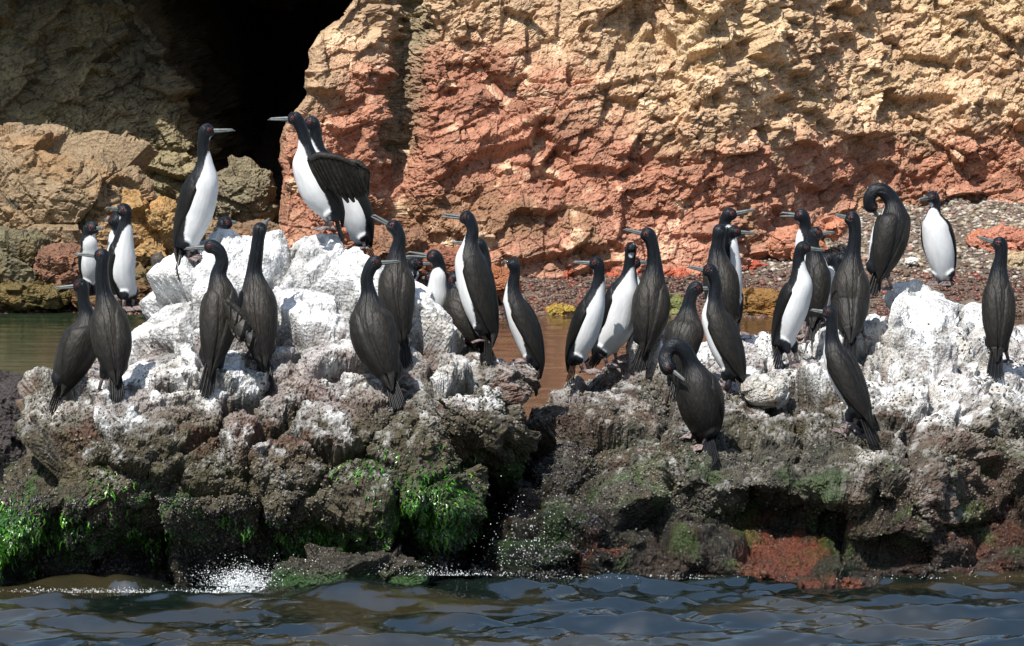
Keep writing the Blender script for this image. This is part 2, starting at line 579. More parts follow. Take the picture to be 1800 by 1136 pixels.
left_st = [
    (-330, [(1035, 20.2), (1025, 20.25), (1015, 20.3), (1005, 20.4), (995, 20.5), (985, 20.7)]),
    (-120, [(1036, 20.1), (1005, 20.1), (975, 20.15), (950, 20.25), (925, 20.4), (905, 20.6)]),
    (-10, [(1037, 20.0), (1000, 19.95), (965, 20.0), (940, 20.1), (925, 20.3), (912, 20.5)]),
    (22, [(1038, 20.0), (990, 19.95), (940, 20.0), (905, 20.1), (885, 20.25), (865, 20.5)]),
    (42, [(1038, 20.0), (985, 19.95), (910, 20.0), (850, 20.1), (810, 20.3), (768, 20.7)]),
    (75, [(1040, 20.0), (975, 19.95), (885, 19.98), (800, 20.15), (750, 20.45), (700, 20.95)]),
    (115, [(1042, 20.0), (970, 20.0), (900, 19.9), (800, 20.0), (720, 20.5), (660, 21.2)]),
    (180, [(1042, 20.0), (970, 20.05), (890, 19.9), (790, 20.0), (700, 20.5), (600, 21.5)]),
    (235, [(1043, 20.0), (970, 20.1), (890, 19.9), (790, 20.0), (690, 20.5), (562, 21.7)]),
    (275, [(1043, 20.0), (975, 20.1), (890, 19.9), (790, 20.05), (670, 20.6), (505, 21.5)]),
    (325, [(1043, 20.0), (975, 20.1), (890, 19.9), (800, 20.1), (660, 20.6), (462, 21.5)]),
    (395, [(1042, 20.0), (975, 20.1), (890, 19.95), (790, 20.1), (650, 20.65), (412, 21.6)]),
    (455, [(1040, 20.0), (975, 20.1), (890, 19.95), (780, 20.15), (640, 20.7), (414, 21.7)]),
    (530, [(1035, 20.1), (975, 20.2), (885, 19.95), (770, 20.15), (630, 20.7), (398, 21.7)]),
    (585, [(1030, 20.1), (970, 20.2), (880, 19.95), (765, 20.15), (630, 20.7), (415, 21.7)]),
    (650, [(1025, 20.1), (965, 20.2), (880, 19.95), (765, 20.15), (640, 20.7), (440, 21.6)]),
    (700, [(1022, 20.1), (960, 20.1), (880, 19.95), (775, 20.15), (660, 20.7), (472, 21.4)]),
    (740, [(1020, 20.1), (960, 20.05), (890, 19.95), (790, 20.2), (670, 20.7), (545, 21.3)]),
    (790, [(1015, 20.3), (965, 20.1), (890, 20.0), (820, 20.5), (710, 20.4), (592, 21.3)]),
    (828, [(1012, 20.8), (965, 20.4), (905, 20.25), (850, 21.2), (740, 20.35), (605, 21.2)]),
    (862, [(1010, 21.9), (960, 21.9), (900, 21.8), (840, 21.6), (750, 20.35), (610, 21.1)]),
    (888, [(1010, 22.0), (960, 22.0), (900, 21.9), (850, 21.6), (760, 20.7), (640, 21.1)]),
    (915, [(1010, 22.0), (960, 22.0), (905, 22.0), (850, 21.7), (770, 20.9), (658, 21.2)]),
    (930, [(1010, 22.0), (960, 22.0), (910, 22.0), (860, 21.7), (800, 21.2), (725, 21.4)]),
    (950, [(1010, 22.0), (980, 22.0), (950, 22.0), (920, 22.0), (890, 22.0), (860, 22.1)]),
]
right_st = [
    (835, [(1015, 20.3), (1000, 20.35), (985, 20.45), (970, 20.7), (955, 21.0), (940, 21.4)]),
    (865, [(1016, 20.25), (995, 20.3), (965, 20.45), (940, 20.7), (915, 21.1), (885, 21.6)]),
    (900, [(1018, 20.2), (990, 20.25), (950, 20.4), (915, 20.6), (875, 21.1), (810, 21.8)]),
    (950, [(1018, 20.2), (980, 20.25), (935, 20.4), (885, 20.65), (835, 21.0), (772, 21.8)]),
    (985, [(1018, 20.2), (970, 20.25), (920, 20.45), (860, 20.75), (785, 21.2), (700, 22.0)]),
    (1040, [(1016, 20.3), (960, 20.3), (900, 20.5), (840, 20.9), (750, 21.3), (645, 22.3)]),
    (1100, [(1018, 20.3), (950, 20.3), (890, 20.5), (820, 20.9), (732, 21.4), (612, 22.4)]),
    (1160, [(1018, 20.3), (960, 20.3), (900, 20.7), (840, 20.8), (750, 21.3), (625, 22.4)]),
    (1220, [(1018, 20.3), (965, 20.4), (920, 20.8), (845, 20.7), (760, 21.3), (632, 22.5)]),
    (1280, [(1020, 20.2), (965, 20.3), (920, 20.85), (850, 20.6), (740, 21.4), (600, 22.8)]),
    (1340, [(1022, 20.1), (970, 20.3), (925, 20.95), (850, 20.6), (740, 21.4), (592, 22.9)]),
    (1420, [(1024, 20.1), (975, 20.3), (930, 20.9), (850, 20.6), (735, 21.4), (575, 23.2)]),
    (1500, [(1022, 20.1), (980, 20.3), (930, 21.05), (855, 20.6), (720, 21.4), (540, 23.5)]),
    (1560, [(1015, 20.3), (980, 20.5), (940, 20.95), (870, 20.5), (720, 21.3), (525, 23.7)]),
    (1600, [(1010, 20.4), (985, 20.5), (940, 20.6), (880, 20.6), (720, 21.3), (522, 23.9)]),
    (1645, [(1008, 20.4), (975, 20.5), (920, 20.5), (830, 20.6), (710, 21.4), (490, 23.9)]),
    (1690, [(1003, 20.5), (980, 20.6), (920, 20.8), (830, 20.8), (710, 21.5), (484, 23.9)]),
    (1740, [(1000, 20.5), (970, 20.6), (930, 20.9), (850, 21.1), (720, 21.6), (530, 23.7)]),
    (1800, [(995, 20.6), (960, 20.7), (920, 20.9), (840, 21.1), (730, 21.6), (600, 23.3)]),
    (1900, [(995, 20.7), (960, 20.8), (920, 21.0), (840, 21.3), (740, 21.8), (640, 23.0)]),
    (2150, [(1005, 21.0), (990, 21.1), (960, 21.3), (920, 21.6), (880, 22.0), (840, 22.6)]),
]
RES = 0.0065
rockL, VL, NL = build_rock('rock', left_st, RES, disp_rock(3, .20, .05, .016), rock_colours(3, 0.82, 'left'),
                           'tall guano-whitened rock on the left with brown crusted sides and green weed at its foot')
rockR, VR, NR = build_rock('rock', right_st, RES * 1.15, disp_rock(205, .20, .042, .013), rock_colours(205, 0.76, 'right'),
                           'broad low rock on the right, white on top and reddish brown above the water')


def boulder(c, size, seed, colr, label, mat=None, sub=6, rough=.7, amp=1.0, name='boulder', group=None, var=.3, rot=0, cat='boulder', bvh=False, low=None):
    V, F = ico(sub)
    ss = np.array(size, float)
    n = V.copy()
    # squarish
    V = np.sign(V) * np.abs(V) ** 0.8
    V = V * ss
    m = float(min(ss))
    q = V + seed * 3.7
    d = .42 * m * facet(q, (m * 1.1, m * 1.2, m * .9), seed, crack=.12, step=.4, tilt=1.1) + .10 * m * facet(q, (m * .45, m * .45, m * .35), seed + 9, tilt=1.2, step=.4) \
        + .05 * m * facet(q, (m * .14, m * .14, m * .1), seed + 19)
    V = V + n * (d * amp)[:, None]
    if rot:
        c_, s_ = math.cos(rot), math.sin(rot)
        V = V @ np.array([[c_, s_, 0], [-s_, c_, 0], [0, 0, 1]])
    n1 = fbm(q, 2.2 / m, 4, seed + 5)
    cc = np.array(colr)[None, :] * (1 + var * n1)[:, None] * np.ones_like(V)
    cc = mix(cc, cc * C3(1.08, .95, .82), sstep(0, .4, fbm(q, 1.2 / m, 3, seed + 6)))
    rg = np.full(len(V), rough)
    if low is not None:
        t = sstep(low[0] + .5 * low[1], low[0] - .5 * low[1], V[:, 2] + c[2] + .05 * n1)
        cc = mix(cc, cc * 0 + np.array(low[2])[None, :] * (1 + .4 * n1[:, None]), t)
        rg = rg * (1 - t) + .3 * t
    me = make_mesh(name, V, F, mat or M_cliff, cc, rg)
    o = link(name, me, loc=tuple(c))
    tag(o, label, cat, group)
    if bvh:
        add_bvh(V + np.array(c)[None, :], F)
    return o


# outlying rocks in the near water
boulder(P(25, 705, 22.6) - np.array([0, 0, .18]), (.2, .3, .3), 61, (.045, .035, .035), 'dark mussel-covered rock behind the left edge of the white rock', M_rock, low=(.15, .1, (.02, .02, .015)), name='rock', cat='rock')
boulder(P(620, 990, 19.95) - np.array([0, 0, .13]), (.40, .25, .18), 67, (.040, .034, .024), 'low wet brown rock awash in front of the left rock', M_rock, rough=.22, low=(.09, .08, (.02, .06, .01)), name='rock', cat='rock')
boulder(P(1345, 690, 21.75) - np.array([0, 0, -.01]), (.13, .15, .085), 71, (.50, .48, .44), 'squarish grey and white block lying on the right rock', M_rock, name='rock', bvh=True, amp=.5, cat='rock')
# ------------------------------------------------------------------ cliff
def cliff_base(px):
    return np.interp(px, [-900, 0, 380, 470, 480, 500, 560, 650, 700, 760, 900, 1280, 1480, 1620, 1800, 2800],
                     [38.5, 38.6, 39.0, 39.2, 37.5, 37.2, 37.1, 37.3, 37.75, 37.6, 37.7, 38.1, 39.6, 40.4, 40.6, 40.0])


def nonuni(parts):
    out = [np.array([parts[0][0]])]
    for a, b_, s in parts:
        n = max(1, int(round((b_ - a) / s)))
        out.append(np.linspace(a, b_, n + 1)[1:])
    return np.concatenate(out)


cx = nonuni([(-13, -5.3, .12), (-5.3, 5.8, .0125), (5.8, 14, .12)])
cz = nonuni([(-.6, -.1, .04), (-.1, 3.3, .010), (3.3, 5.2, .05)])
X, Z = np.meshgrid(cx, cz, indexing='ij')
PX = X / 38.0 * FPX + 900
PY = (CAM_H - Z) / 38.0 * FPX - 45
Y = cliff_base(PX) + .34 * np.maximum(Z, -.1) - .5 * sstep(3.4, 4.6, Z)
# cave: mouth edge on its right side follows the outcrop
edge = np.interp(PY.ravel(), [-400, 0, 50, 90, 150, 200, 240, 300, 420, 560], [700, 600, 565, 537, 530, 505, 486, 478, 474, 474]).reshape(PY.shape)
wob = 9 * fbm(np.stack([X.ravel() * 0, Z.ravel() * 1.0, Z.ravel() * 0], 1), 6, 3, 5).reshape(X.shape)
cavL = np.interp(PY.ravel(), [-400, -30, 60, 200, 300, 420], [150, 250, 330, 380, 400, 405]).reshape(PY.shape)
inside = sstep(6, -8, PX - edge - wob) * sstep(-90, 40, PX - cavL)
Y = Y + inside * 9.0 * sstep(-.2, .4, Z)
# left cave wall sits back a little and bulges
Y = Y + sstep(30, -30, PX - edge) * (1 - inside) * (.25 + .35 * np.sin(PX / 90.0) * .5)
# step between the left column and the slabs
st = sstep(660, 690, PX + (PY - 200) * .12) * sstep(760, 700, PX + (PY - 200) * .12)
Y = Y + .28 * st * sstep(360, 280, PY)
Y = Y + .25 * np.exp(-((PX - 880) / 45) ** 2 - ((PY - 200) / 45) ** 2)          # dark recess
Y = Y + .35 * np.exp(-((PX - 1160) / 60) ** 2 - ((PY - 30) / 60) ** 2)
Y = Y - .20 * np.exp(-((PX - 1760) / 60) ** 2 - ((PY - 260) / 90) ** 2)
Gc = np.stack([X, Y, Z], 2)
Nc = grid_normals(Gc)
if Nc[len(cx) // 2, 60, 1] > 0: Nc = -Nc
V0 = Gc.reshape(-1, 3)
# grain direction: joints run steeply, leaning to the left
ang = math.radians(18)
R2 = np.array([[math.cos(ang), 0, -math.sin(ang)], [0, 1, 0], [math.sin(ang), 0, math.cos(ang)]])
Q = (V0 * np.array([1, .6, 1])) @ R2
pxv = PX.ravel(); pyv = PY.ravel()
upper = sstep(330, 200, pyv) * sstep(900, 1150, pxv)      # splintery upper right
chip = sstep(-.15, .3, fbm(V0, .9, 3, 905))
att = (1 - .6 * inside.ravel()) * (.15 + .85 * sstep(4, 45, np.abs(pxv - edge.ravel() + 5)))
V = V0; Nl = Nc.reshape(-1, 3); sh2 = X.shape
F = grid_faces(len(cx), len(cz))
for lvl in range(3):
    Qv = (V * np.array([1, .6, 1])) @ R2
    if lvl == 0:
        d = .22 * facet(Qv, (.95, 1.1, .75), 501, tilt=.9, step=.4, crack=.14, cw=.05, over=.2)
    elif lvl == 1:
        d = .125 * facet(Qv, (.38, .42, .30), 541, tilt=1.1, step=.4, crack=.25, cw=.06, over=.3)
    else:
        d = (.010 + .034 * chip + .034 * upper) * facet(Qv, (.15, .17, .12), 581, tilt=1.2, step=.4, crack=.35, cw=.09, over=.45) \
            + (.004 + .012 * chip + .014 * upper) * facet(Qv, (.06, .07, .05), 601, tilt=1.2, step=.4, crack=.4, cw=.15, over=.4) + .003 * fbm(V, 20, 3, 9) \
            + (.050 * (1 - chip * .6) * (1 - upper)) * facet(Qv, (.19, .2, .125), 561, tilt=.75, step=.55, crack=.5, cw=.07, jit=.62, over=.15) \
            + (.016 * (1 - .5 * upper)) * facet(Qv, (.075, .08, .05), 571, tilt=.8, step=.5, crack=.5, cw=.09, jit=.7)
    G2 = (V + Nl * (d * att)[:, None]).reshape(sh2[0], sh2[1], 3)
    if lvl < 2: G2 = blur(blur(G2, 2 - lvl, 0), 2 - lvl, 1)
    V = G2.reshape(-1, 3)
    Nx = blur(blur(grid_normals(G2), 3, 0), 3, 1)
    Nx = Nx * np.sign((Nx * Nc).sum()); Nx /= np.linalg.norm(Nx, axis=2, keepdims=True) + 1e-9
    Nl = .35 * Nx.reshape(-1, 3) + .65 * Nc.reshape(-1, 3)
    Nl /= np.linalg.norm(Nl, axis=1, keepdims=True) + 1e-9
# colours of the stone, and the painted darkness of the cave
n1 = fbm(V0, .55, 4, 71); n2 = fbm(V0, 1.6, 5, 72, .6); n3 = fbm(V0, 7, 4, 73, .6)
f1c, f2c, cid, _ = voro(Q / np.array([.38, .42, .30]), 541)
cell = h3(cid[:, 0], cid[:, 1], cid[:, 2], 777) - .5
f1c, f2c, cid, _ = voro(Q / np.array([.19, .2, .125]), 561, .62)
cell = .55 * cell + .65 * (h3(cid[:, 0], cid[:, 1], cid[:, 2], 778) - .5)
tan = C3(.48, .325, .205) + 0 * V; ochre = C3(.55, .40, .24) + 0 * V
red = C3(.385, .185, .12) + 0 * V; pink = C3(.46, .24, .165) + 0 * V; brown = C3(.25, .15, .085) + 0 * V; grey = C3(.22, .20, .13) + 0 * V
c = mix(tan, ochre, sstep(-.2, .4, n2))
w = np.exp(-((pxv - 790) / 300) ** 2 - ((pyv - 210) / 170) ** 2) * 1.1 + .55 * sstep(170, 330, pyv) + .20 * sstep(40, 220, pyv) * sstep(950, 1100, pxv) + .22 * sstep(230, 340, pyv) * sstep(950, 1100, pxv) - .35 * sstep(90, 0, pyv) - .12 * sstep(1500, 1750, pxv) * sstep(300, 150, pyv)
w = sstep(.12, .80, w + .55 * n2 + .35 * n1 + .2 * cell + .1 * n3)
c = mix(c, red, w)
c = mix(c, pink, sstep(330, 420, pyv + 40 * n2) * .7 * sstep(880, 980, pxv))
w2 = sstep(.15, .4, n2 + .25 * cell + .5 * np.exp(-((pxv - 780) / 120) ** 2 - ((pyv - 400) / 60) ** 2))
c = mix(c, brown, w2 * sstep(250, 380, pyv) * .75)
c = mix(c, grey, .75 * st.ravel() * sstep(330, 240, pyv) + .5 * sstep(.3, .5, n1) * sstep(700, 500, pxv))
leftw = sstep(15, -15, pxv - edge.ravel())
c = mix(c, C3(.25, .205, .12) * (1 + .5 * n2[:, None]), leftw)
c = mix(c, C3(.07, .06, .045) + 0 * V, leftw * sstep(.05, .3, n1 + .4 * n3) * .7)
c = mix(c, C3(.02, .018, .015) + 0 * V, inside.ravel() ** .5 * .95)  # cave interior near black: its deep shade put into the stone colour
wet = sstep(455, 490, pyv + 18 * n2) * (1 - leftw) * sstep(1500, 1400, pxv)
c = mix(c, C3(.34, .075, .04) * (1 + .5 * n3[:, None]), wet * sstep(-.1, .4, n2 + n3))
c = mix(c, C3(.60, .47, .32) + 0 * V, sstep(.28, .5, n3 + .5 * cell) * .5 * (1 - leftw) * (1 - wet))
c = c * (1 + .45 * cell)[:, None] * (1 + .22 * n3)[:, None]
rough = np.clip(.92 - .62 * wet, .25, .95)
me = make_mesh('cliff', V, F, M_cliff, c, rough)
tag(link('cliff', me), 'sunlit tan and red rock cliff with a black cave mouth at its left', 'cliff', kind='structure')

# overhanging roof of the cave, above the picture
rx = nonuni([(-13, -1.55, .07)])
rp = [(37.85, 5.6), (37.75, 5.0), (37.9, 4.2), (38.3, 3.75), (39.5, 3.6), (42, 3.4), (46, 3.1), (49.5, 2.6)]
tt = np.linspace(0, len(rp) - 1, 150)
ry = np.interp(tt, range(len(rp)), [a for a, _ in rp]); rz = np.interp(tt, range(len(rp)), [b_ for _, b_ in rp])
G = np.zeros((len(rx), len(tt), 3)); G[..., 0] = rx[:, None]; G[..., 1] = ry[None]; G[..., 2] = rz[None]
lift = sstep(-1.9, -1.4, rx)[:, None]
G[..., 2] += lift * .5
Nr = grid_normals(G)
if Nr[5, 10, 1] > 0: Nr = -Nr
Vr = G.reshape(-1, 3)
dr = .25 * facet(Vr, (.9, .9, .7), 811) + .1 * facet(Vr, (.3, .3, .3), 821)
Vr = Vr + Nr.reshape(-1, 3) * dr[:, None]
me = make_mesh('cliff_overhang', Vr, grid_faces(len(rx), len(tt)), M_cliff, np.tile(C3(.2, .16, .1), (len(Vr), 1)), .9)
tag(link('cliff_overhang', me), 'dark rock roof over the cave at the left', 'cliff', kind='structure')

# ------------------------------------------------------------------ beach
def beach_z(x, y):
    px = x / 38.0 * FPX + 900
    sl = np.interp(px, [-500, 400, 900, 1300, 1550, 2600], [.16, .14, .10, .10, .152, .152])
    y0 = np.interp(px, [-500, 450, 900, 1300, 1800, 2600], [36.4, 36.5, 36.1, 36.1, 35.9, 35.9])
    return (y - y0) * sl


bx = nonuni([(-13, -5.3, .2), (-5.3, 6, .03), (6, 14, .2)])
by = nonuni([(33, 35.3, .2), (35.3, 42.5, .03), (42.5, 50, .3)])
X, Y = np.meshgrid(bx, by, indexing='ij')
Z = beach_z(X, Y)
pp = np.stack([X.ravel(), Y.ravel(), Z.ravel()], 1)
Z = Z + (.05 * fbm(pp, 1.5, 3, 31) + .03 * fbm(pp, 8, 3, 33)).reshape(Z.shape)
Vb = np.stack([X, Y, Z], 2).reshape(-1, 3)
cb = mix(C3(.11, .085, .065) + 0 * Vb, C3(.17, .13, .10) + 0 * Vb, sstep(-.3, .3, fbm(Vb, 6, 3, 35)))
me = make_mesh('beach_ground', Vb, grid_faces(len(bx), len(by)), M_cliff, cb, .6)
tag(link('beach_ground', me), 'gravelly shore sloping up from the water to the cliff foot', 'ground', kind='structure')
add_bvh(Vb, grid_faces(len(bx), len(by)))


def scatter(name, centers, sizes, cols, mat, label, cat, sub=1, rough=.6, flat=.6, normals=None):
    V1, F1 = ico(sub)
    n = len(centers)
    k = len(V1)
    a = rng.uniform(0, 2 * math.pi, n)
    ca, sa = np.cos(a), np.sin(a)
    jit = 1 + .22 * (rng.random((n, k)) - .5)
    base = V1[None] * jit[..., None] * sizes[:, None, :]
    tl = rng.normal(0, .35, n)
    bz = base[..., 2] * np.cos(tl)[:, None] + base[..., 0] * np.sin(tl)[:, None]
    bx_ = base[..., 0] * np.cos(tl)[:, None] - base[..., 2] * np.sin(tl)[:, None]
    x = bx_ * ca[:, None] - base[..., 1] * sa[:, None]
    y = bx_ * sa[:, None] + base[..., 1] * ca[:, None]
    W = np.stack([x, y, bz], 2)
    if normals is not None:     # lay local z on the normal
        nz = normals / np.linalg.norm(normals, axis=1, keepdims=True)
        t = np.cross(nz, np.array([0.3, .2, 1.0])[None]); t /= np.linalg.norm(t, axis=1, keepdims=True) + 1e-6
        bb = np.cross(nz, t)
        W = W[..., 0:1] * t[:, None] + W[..., 1:2] * bb[:, None] + W[..., 2:3] * nz[:, None]
    V = (W + centers[:, None, :]).reshape(-1, 3)
    F = (F1[None] + (np.arange(n) * k)[:, None, None]).reshape(-1, 3)
    c = np.repeat(cols, k, axis=0)
    me = make_mesh(name, V, F, mat, c, rough if np.isscalar(rough) else np.repeat(rough, k), smooth=True)
    o = link(name, me)
    tag(o, label, cat, kind='stuff')
    return o


n = 30000
gx = rng.uniform(-5.4, 6, n); gy = rng.uniform(35.7, 41.2, n)
keep = gy < cliff_base(gx / 38 * FPX + 900) + .5
gx, gy = gx[keep], gy[keep]
gz = beach_z(gx, gy)
pp = np.stack([gx, gy, gz], 1)
gz = gz + .05 * fbm(pp, 1.5, 3, 31) + .03 * fbm(pp, 8, 3, 33)
s = .012 + .022 * rng.random(len(gx)) ** 3 + .004 * rng.random(len(gx))
sz = np.stack([s * 1.2, s, s * .6], 1)
pal = np.array([(.30, .26, .20), (.20, .17, .14), (.36, .32, .27), (.24, .13, .10), (.12, .10, .09), (.33, .28, .20), (.16, .12, .09), (.42, .38, .33)])
gpx = gx / gy * FPX + 900
cc = pal[rng.integers(0, 8, len(gx))] * (.7 + .5 * rng.random((len(gx), 1)))
dry = sstep(.12, .4, gz)
dark = np.array([(.10, .08, .07), (.16, .075, .06), (.07, .06, .05), (.13, .10, .07)])[rng.integers(0, 4, len(gx))] * (.5 + .9 * rng.random((len(gx), 1)))
cc = np.where((rng.random(len(gx)) > dry * 1.1)[:, None], dark * C3(1.1, .8, .75), cc)
cc = cc * (.85 + .15 * dry[:, None])
scatter('pebbles', np.stack([gx, gy, gz + s * .2], 1), sz, cc, M_pebble, 'wet and dry pebbles strewn along the shore below the cliff', 'pebbles', rough=np.where(dry > .5, .7, .3))

# boulders on the shore
def bl(px, py, d, w, h, dep, colr, label, seed, **kw):
    """px, py: centre of the visible face; w, h in photo pixels"""
    m = d / FPX
    boulder(P(px, py, d), (w * m / 2 * .93, dep, h * m / 2 * .93), seed, colr, label, **kw)


WETG = (-.02, .1, (.05, .045, .02))
bl(110, 395, 37.6, 320, 300, .75, (.27, .195, .12), 'large jagged sunlit tan outcrop at the left end of the shore', 401, sub=7, low=(.42, .25, (.09, .075, .04)))
bl(30, 330, 38.0, 260, 200, .6, (.27, .195, .125), 'tan outcrop behind the left end of the shore, beside the dark cave wall', 402, sub=7, low=(.42, .2, (.10, .08, .05)))
bl(60, 352, 37.25, 120, 60, .2, (.085, .078, .06), 'dark grey stone set in the tan outcrop', 403, var=.5)
bl(20, 460, 36.9, 150, 120, .35, (.15, .13, .08), 'mottled grey-olive boulder at the left water edge', 404, low=(.2, .15, (.05, .045, .02)))
bl(120, 470, 36.75, 130, 80, .3, (.19, .10, .065), 'wet reddish boulder beside the leftmost cormorants', 405, rough=.35)
bl(50, 520, 36.5, 170, 50, .3, (.12, .09, .035), 'low wet yellowish boulder at the left waterline', 406, rough=.25)
bl(200, 520, 36.5, 150, 55, .3, (.14, .08, .04), 'low wet brown boulder behind the leftmost cormorants', 407, rough=.3)
bl(265, 420, 37.5, 130, 150, .35, (.34, .21, .09), 'ochre boulder to the left of the tallest standing cormorant', 408, sub=6, low=(.3, .2, (.14, .09, .04)))
bl(290, 510, 36.8, 150, 90, .3, (.14, .10, .05), 'brown boulder showing behind the small grey head', 409)
bl(428, 345, 38.9, 130, 110, .4, (.20, .17, .11), 'rounded grey boulder in the shade of the cave mouth', 410)
bl(370, 420, 37.9, 90, 80, .3, (.26, .18, .10), 'brown boulder under the cave mouth', 411)
bl(440, 430, 37.6, 110, 90, .3, (.20, .13, .08), 'dark brown boulder below the rounded boulder in the cave mouth', 412)
bl(1180, 548, 36.15, 70, 62, .2, (.16, .17, .06), 'greenish boulder at the waterline between two cormorants', 413, rough=.4)
bl(1322, 540, 36.2, 160, 62, .25, (.22, .12, .04), 'long wet brown boulder at the waterline', 414, rough=.22)
bl(985, 550, 36.1, 55, 30, .12, (.32, .22, .05), 'small wet yellow stone at the waterline', 415, rough=.2, sub=5)
bl(1040, 538, 36.5, 60, 36, .15, (.16, .07, .05), 'small dark red stone beside the yellow one', 416, rough=.3, sub=5)
bl(1765, 428, 38.7, 130, 58, .25, (.42, .18, .12), 'flat pinkish red boulder on the pebble beach', 417)
bl(1800, 462, 37.9, 70, 40, .2, (.40, .31, .20), 'pale tan stone below the pinkish boulder on the beach', 418)
bl(1602, 459, 37.9, 26, 12, .05, (.75, .74, .7), 'small flat white stone on the pebble beach', 419, sub=4)
bl(790, 465, 37.2, 120, 60, .25, (.25, .11, .07), 'reddish brown boulder at the cliff foot behind the gaping cormorant', 420)
bl(870, 500, 36.7, 90, 60, .2, (.30, .12, .06), 'wet orange-red boulder at the cliff foot', 421, rough=.22)
bl(690, 440, 37.3, 120, 90, .3, (.24, .13, .08), 'brown boulder at the foot of the cliff column', 422)
for i, (px, py, w, h) in enumerate([(1090, 495, 80, 34), (1240, 478, 90, 40), (1330, 478, 100, 36), (1400, 430, 110, 60), (1460, 400, 60, 40), (1440, 500, 70, 24), (960, 470, 90, 30)]):
    lab = ['wet red rock at the cliff foot left of the back-turned cormorant', 'wet red rock behind the cluster of three heads', 'wet red rock above the long brown boulder',
           'pinkish slab behind the gaping cormorant at right', 'small pink block at the left end of the pebble beach', 'low red stone at the edge of the pebble beach', 'wet red rock above the dark pebbles'][i]
    dd = 3.0 / ((py + h * .4 + 45) / FPX) * .975
    dd = min(dd, 38.6)
    bl(px, py, dd, w, h, .2, (.38, .09, .05) if i not in (3, 4) else (.42, .19, .12), lab, 430 + i, rough=.3 if i not in (3, 4) else .8, sub=5)

# ------------------------------------------------------------------ sea
sx = nonuni([(-60, -12, 3.0), (-12, -3.2, .12), (-3.2, 3.2, .016), (3.2, 12, .12), (12, 60, 3.0)])
sy = nonuni([(-30, 10, 2.5), (10, 17.6, .15), (17.6, 21.2, .016), (21.2, 37.5, .05)])
X, Y = np.meshgrid(sx, sy, indexing='ij')
pp = np.stack([X.ravel(), Y.ravel(), 0 * X.ravel()], 1)
front = sstep(21.5, 20.6, Y.ravel())
far = sstep(14, 8, np.abs(X.ravel())) * sstep(4, 14, Y.ravel())
w = np.zeros(len(pp))
wr = random.Random(5)
wp = pp[:, :2] + .12 * np.stack([fbm(pp, 2.2, 2, 91), fbm(pp, 2.2, 2, 92)], 1)
for k in range(26):
    lam = wr.uniform(.10, .55); a = wr.gauss(1.45, .55)
    ph = (wp[:, 0] * math.cos(a) + wp[:, 1] * math.sin(a)) * 2 * math.pi / lam + wr.uniform(0, 6.28)
    sh = 1 - np.abs(np.sin(ph / 2)) * 1.0
    w += lam * .017 * (.6 * np.sin(ph) + .4 * (sh * 2 - 1))
w = w + .016 * fbm(pp * np.array([1, 1.2, 1]), 4.5, 3, 95)
back = .010 * fbm(pp * np.array([.6, 1.8, 1]), 3.5, 3, 97)
z = w * front + back * (1 - front)
z *= far
# swell humping up against the low rock
z += .10 * np.exp(-((X.ravel() + .75) / .42) ** 2 - ((Y.ravel() - 19.72) / .20) ** 2)
z += .03 * np.exp(-((X.ravel() - .3) / .6) ** 2 - ((Y.ravel() - 19.9) / .2) ** 2)
wc = mix(C3(.004, .0075, .006) + 0 * pp, C3(.026, .022, .011) + 0 * pp, sstep(-.1, .35, fbm(pp, 1.6, 3, 99)) * front)
wc = mix(wc, C3(.055, .034, .019) + 0 * pp, (1 - front) * sstep(-1.5, 0, X.ravel()))  # back water: the cliff's brown reflection painted into the base colour
wc = mix(wc, C3(.022, .035, .018) + 0 * pp, (1 - front) * sstep(-1.0, -2.5, X.ravel()))
me = make_mesh('sea_water', np.stack([X.ravel(), Y.ravel(), z], 1), grid_faces(len(sx), len(sy)), M_water, wc, smooth=True)
tag(link('sea_water', me), 'choppy dark sea with pale blue sky reflections', 'water', kind='structure')
# sea bed so that nothing is open below
me = make_mesh('sea_bed', [(-60, -30, -1.2), (60, -30, -1.2), (60, 50, -1.2), (-60, 50, -1.2)], np.array([[0, 1, 2, 3]]), M_cliff, np.tile(C3(.08, .07, .05), (4, 1)), .9)
tag(link('sea_bed', me), 'sandy sea bed under the water', 'ground', kind='structure')
# ------------------------------------------------------------------ cormorants
def hit_near(px, py, dh=None):
    """where the sight line through (px, py) meets the rocks (the crossing nearest to depth dh)"""
    r = ray(px, py); r = r / np.linalg.norm(r)
    best = None
    for bvh in BVHS[:3]:
        o = Vector(CAM); t = 0
        for _ in range(6):
            h = bvh.ray_cast(o, Vector(r))
            if h[0] is None: break
            p = np.array(h[0])
            sc = abs(p[1] - dh) if dh else p[1]
            if best is None or sc < best[0]: best = (sc, p)
            o = h[0] + Vector(r) * .01
    return None if best is None else best[1]


def ground_below(x, y, ztop):
    z = -9
    for bvh in BVHS:
        h = bvh.ray_cast(Vector((x, y, ztop)), Vector((0, 0, -1)))
        if h[0] is not None: z = max(z, h[0].z)
    return z if z > -5 else None


def catmull(Pt, vals, per=10):
    Pt = np.array(Pt, float); vals = np.array(vals, float)
    A = np.concatenate([Pt, vals], 1)
    A = np.concatenate([2 * A[:1] - A[1:2], A, 2 * A[-1:] - A[-2:-1]])
    out = []
    for i in range(1, len(A) - 2):
        p0, p1, p2, p3 = A[i - 1:i + 3]
        for k in range(per):
            t = k / per
            out.append(.5 * ((2 * p1) + (-p0 + p2) * t + (2 * p0 - 5 * p1 + 4 * p2 - p3) * t * t + (-p0 + 3 * p1 - 3 * p2 + p3) * t ** 3))
    out.append(A[-2])
    out = np.array(out)
    return out[:, :3], out[:, 3:]


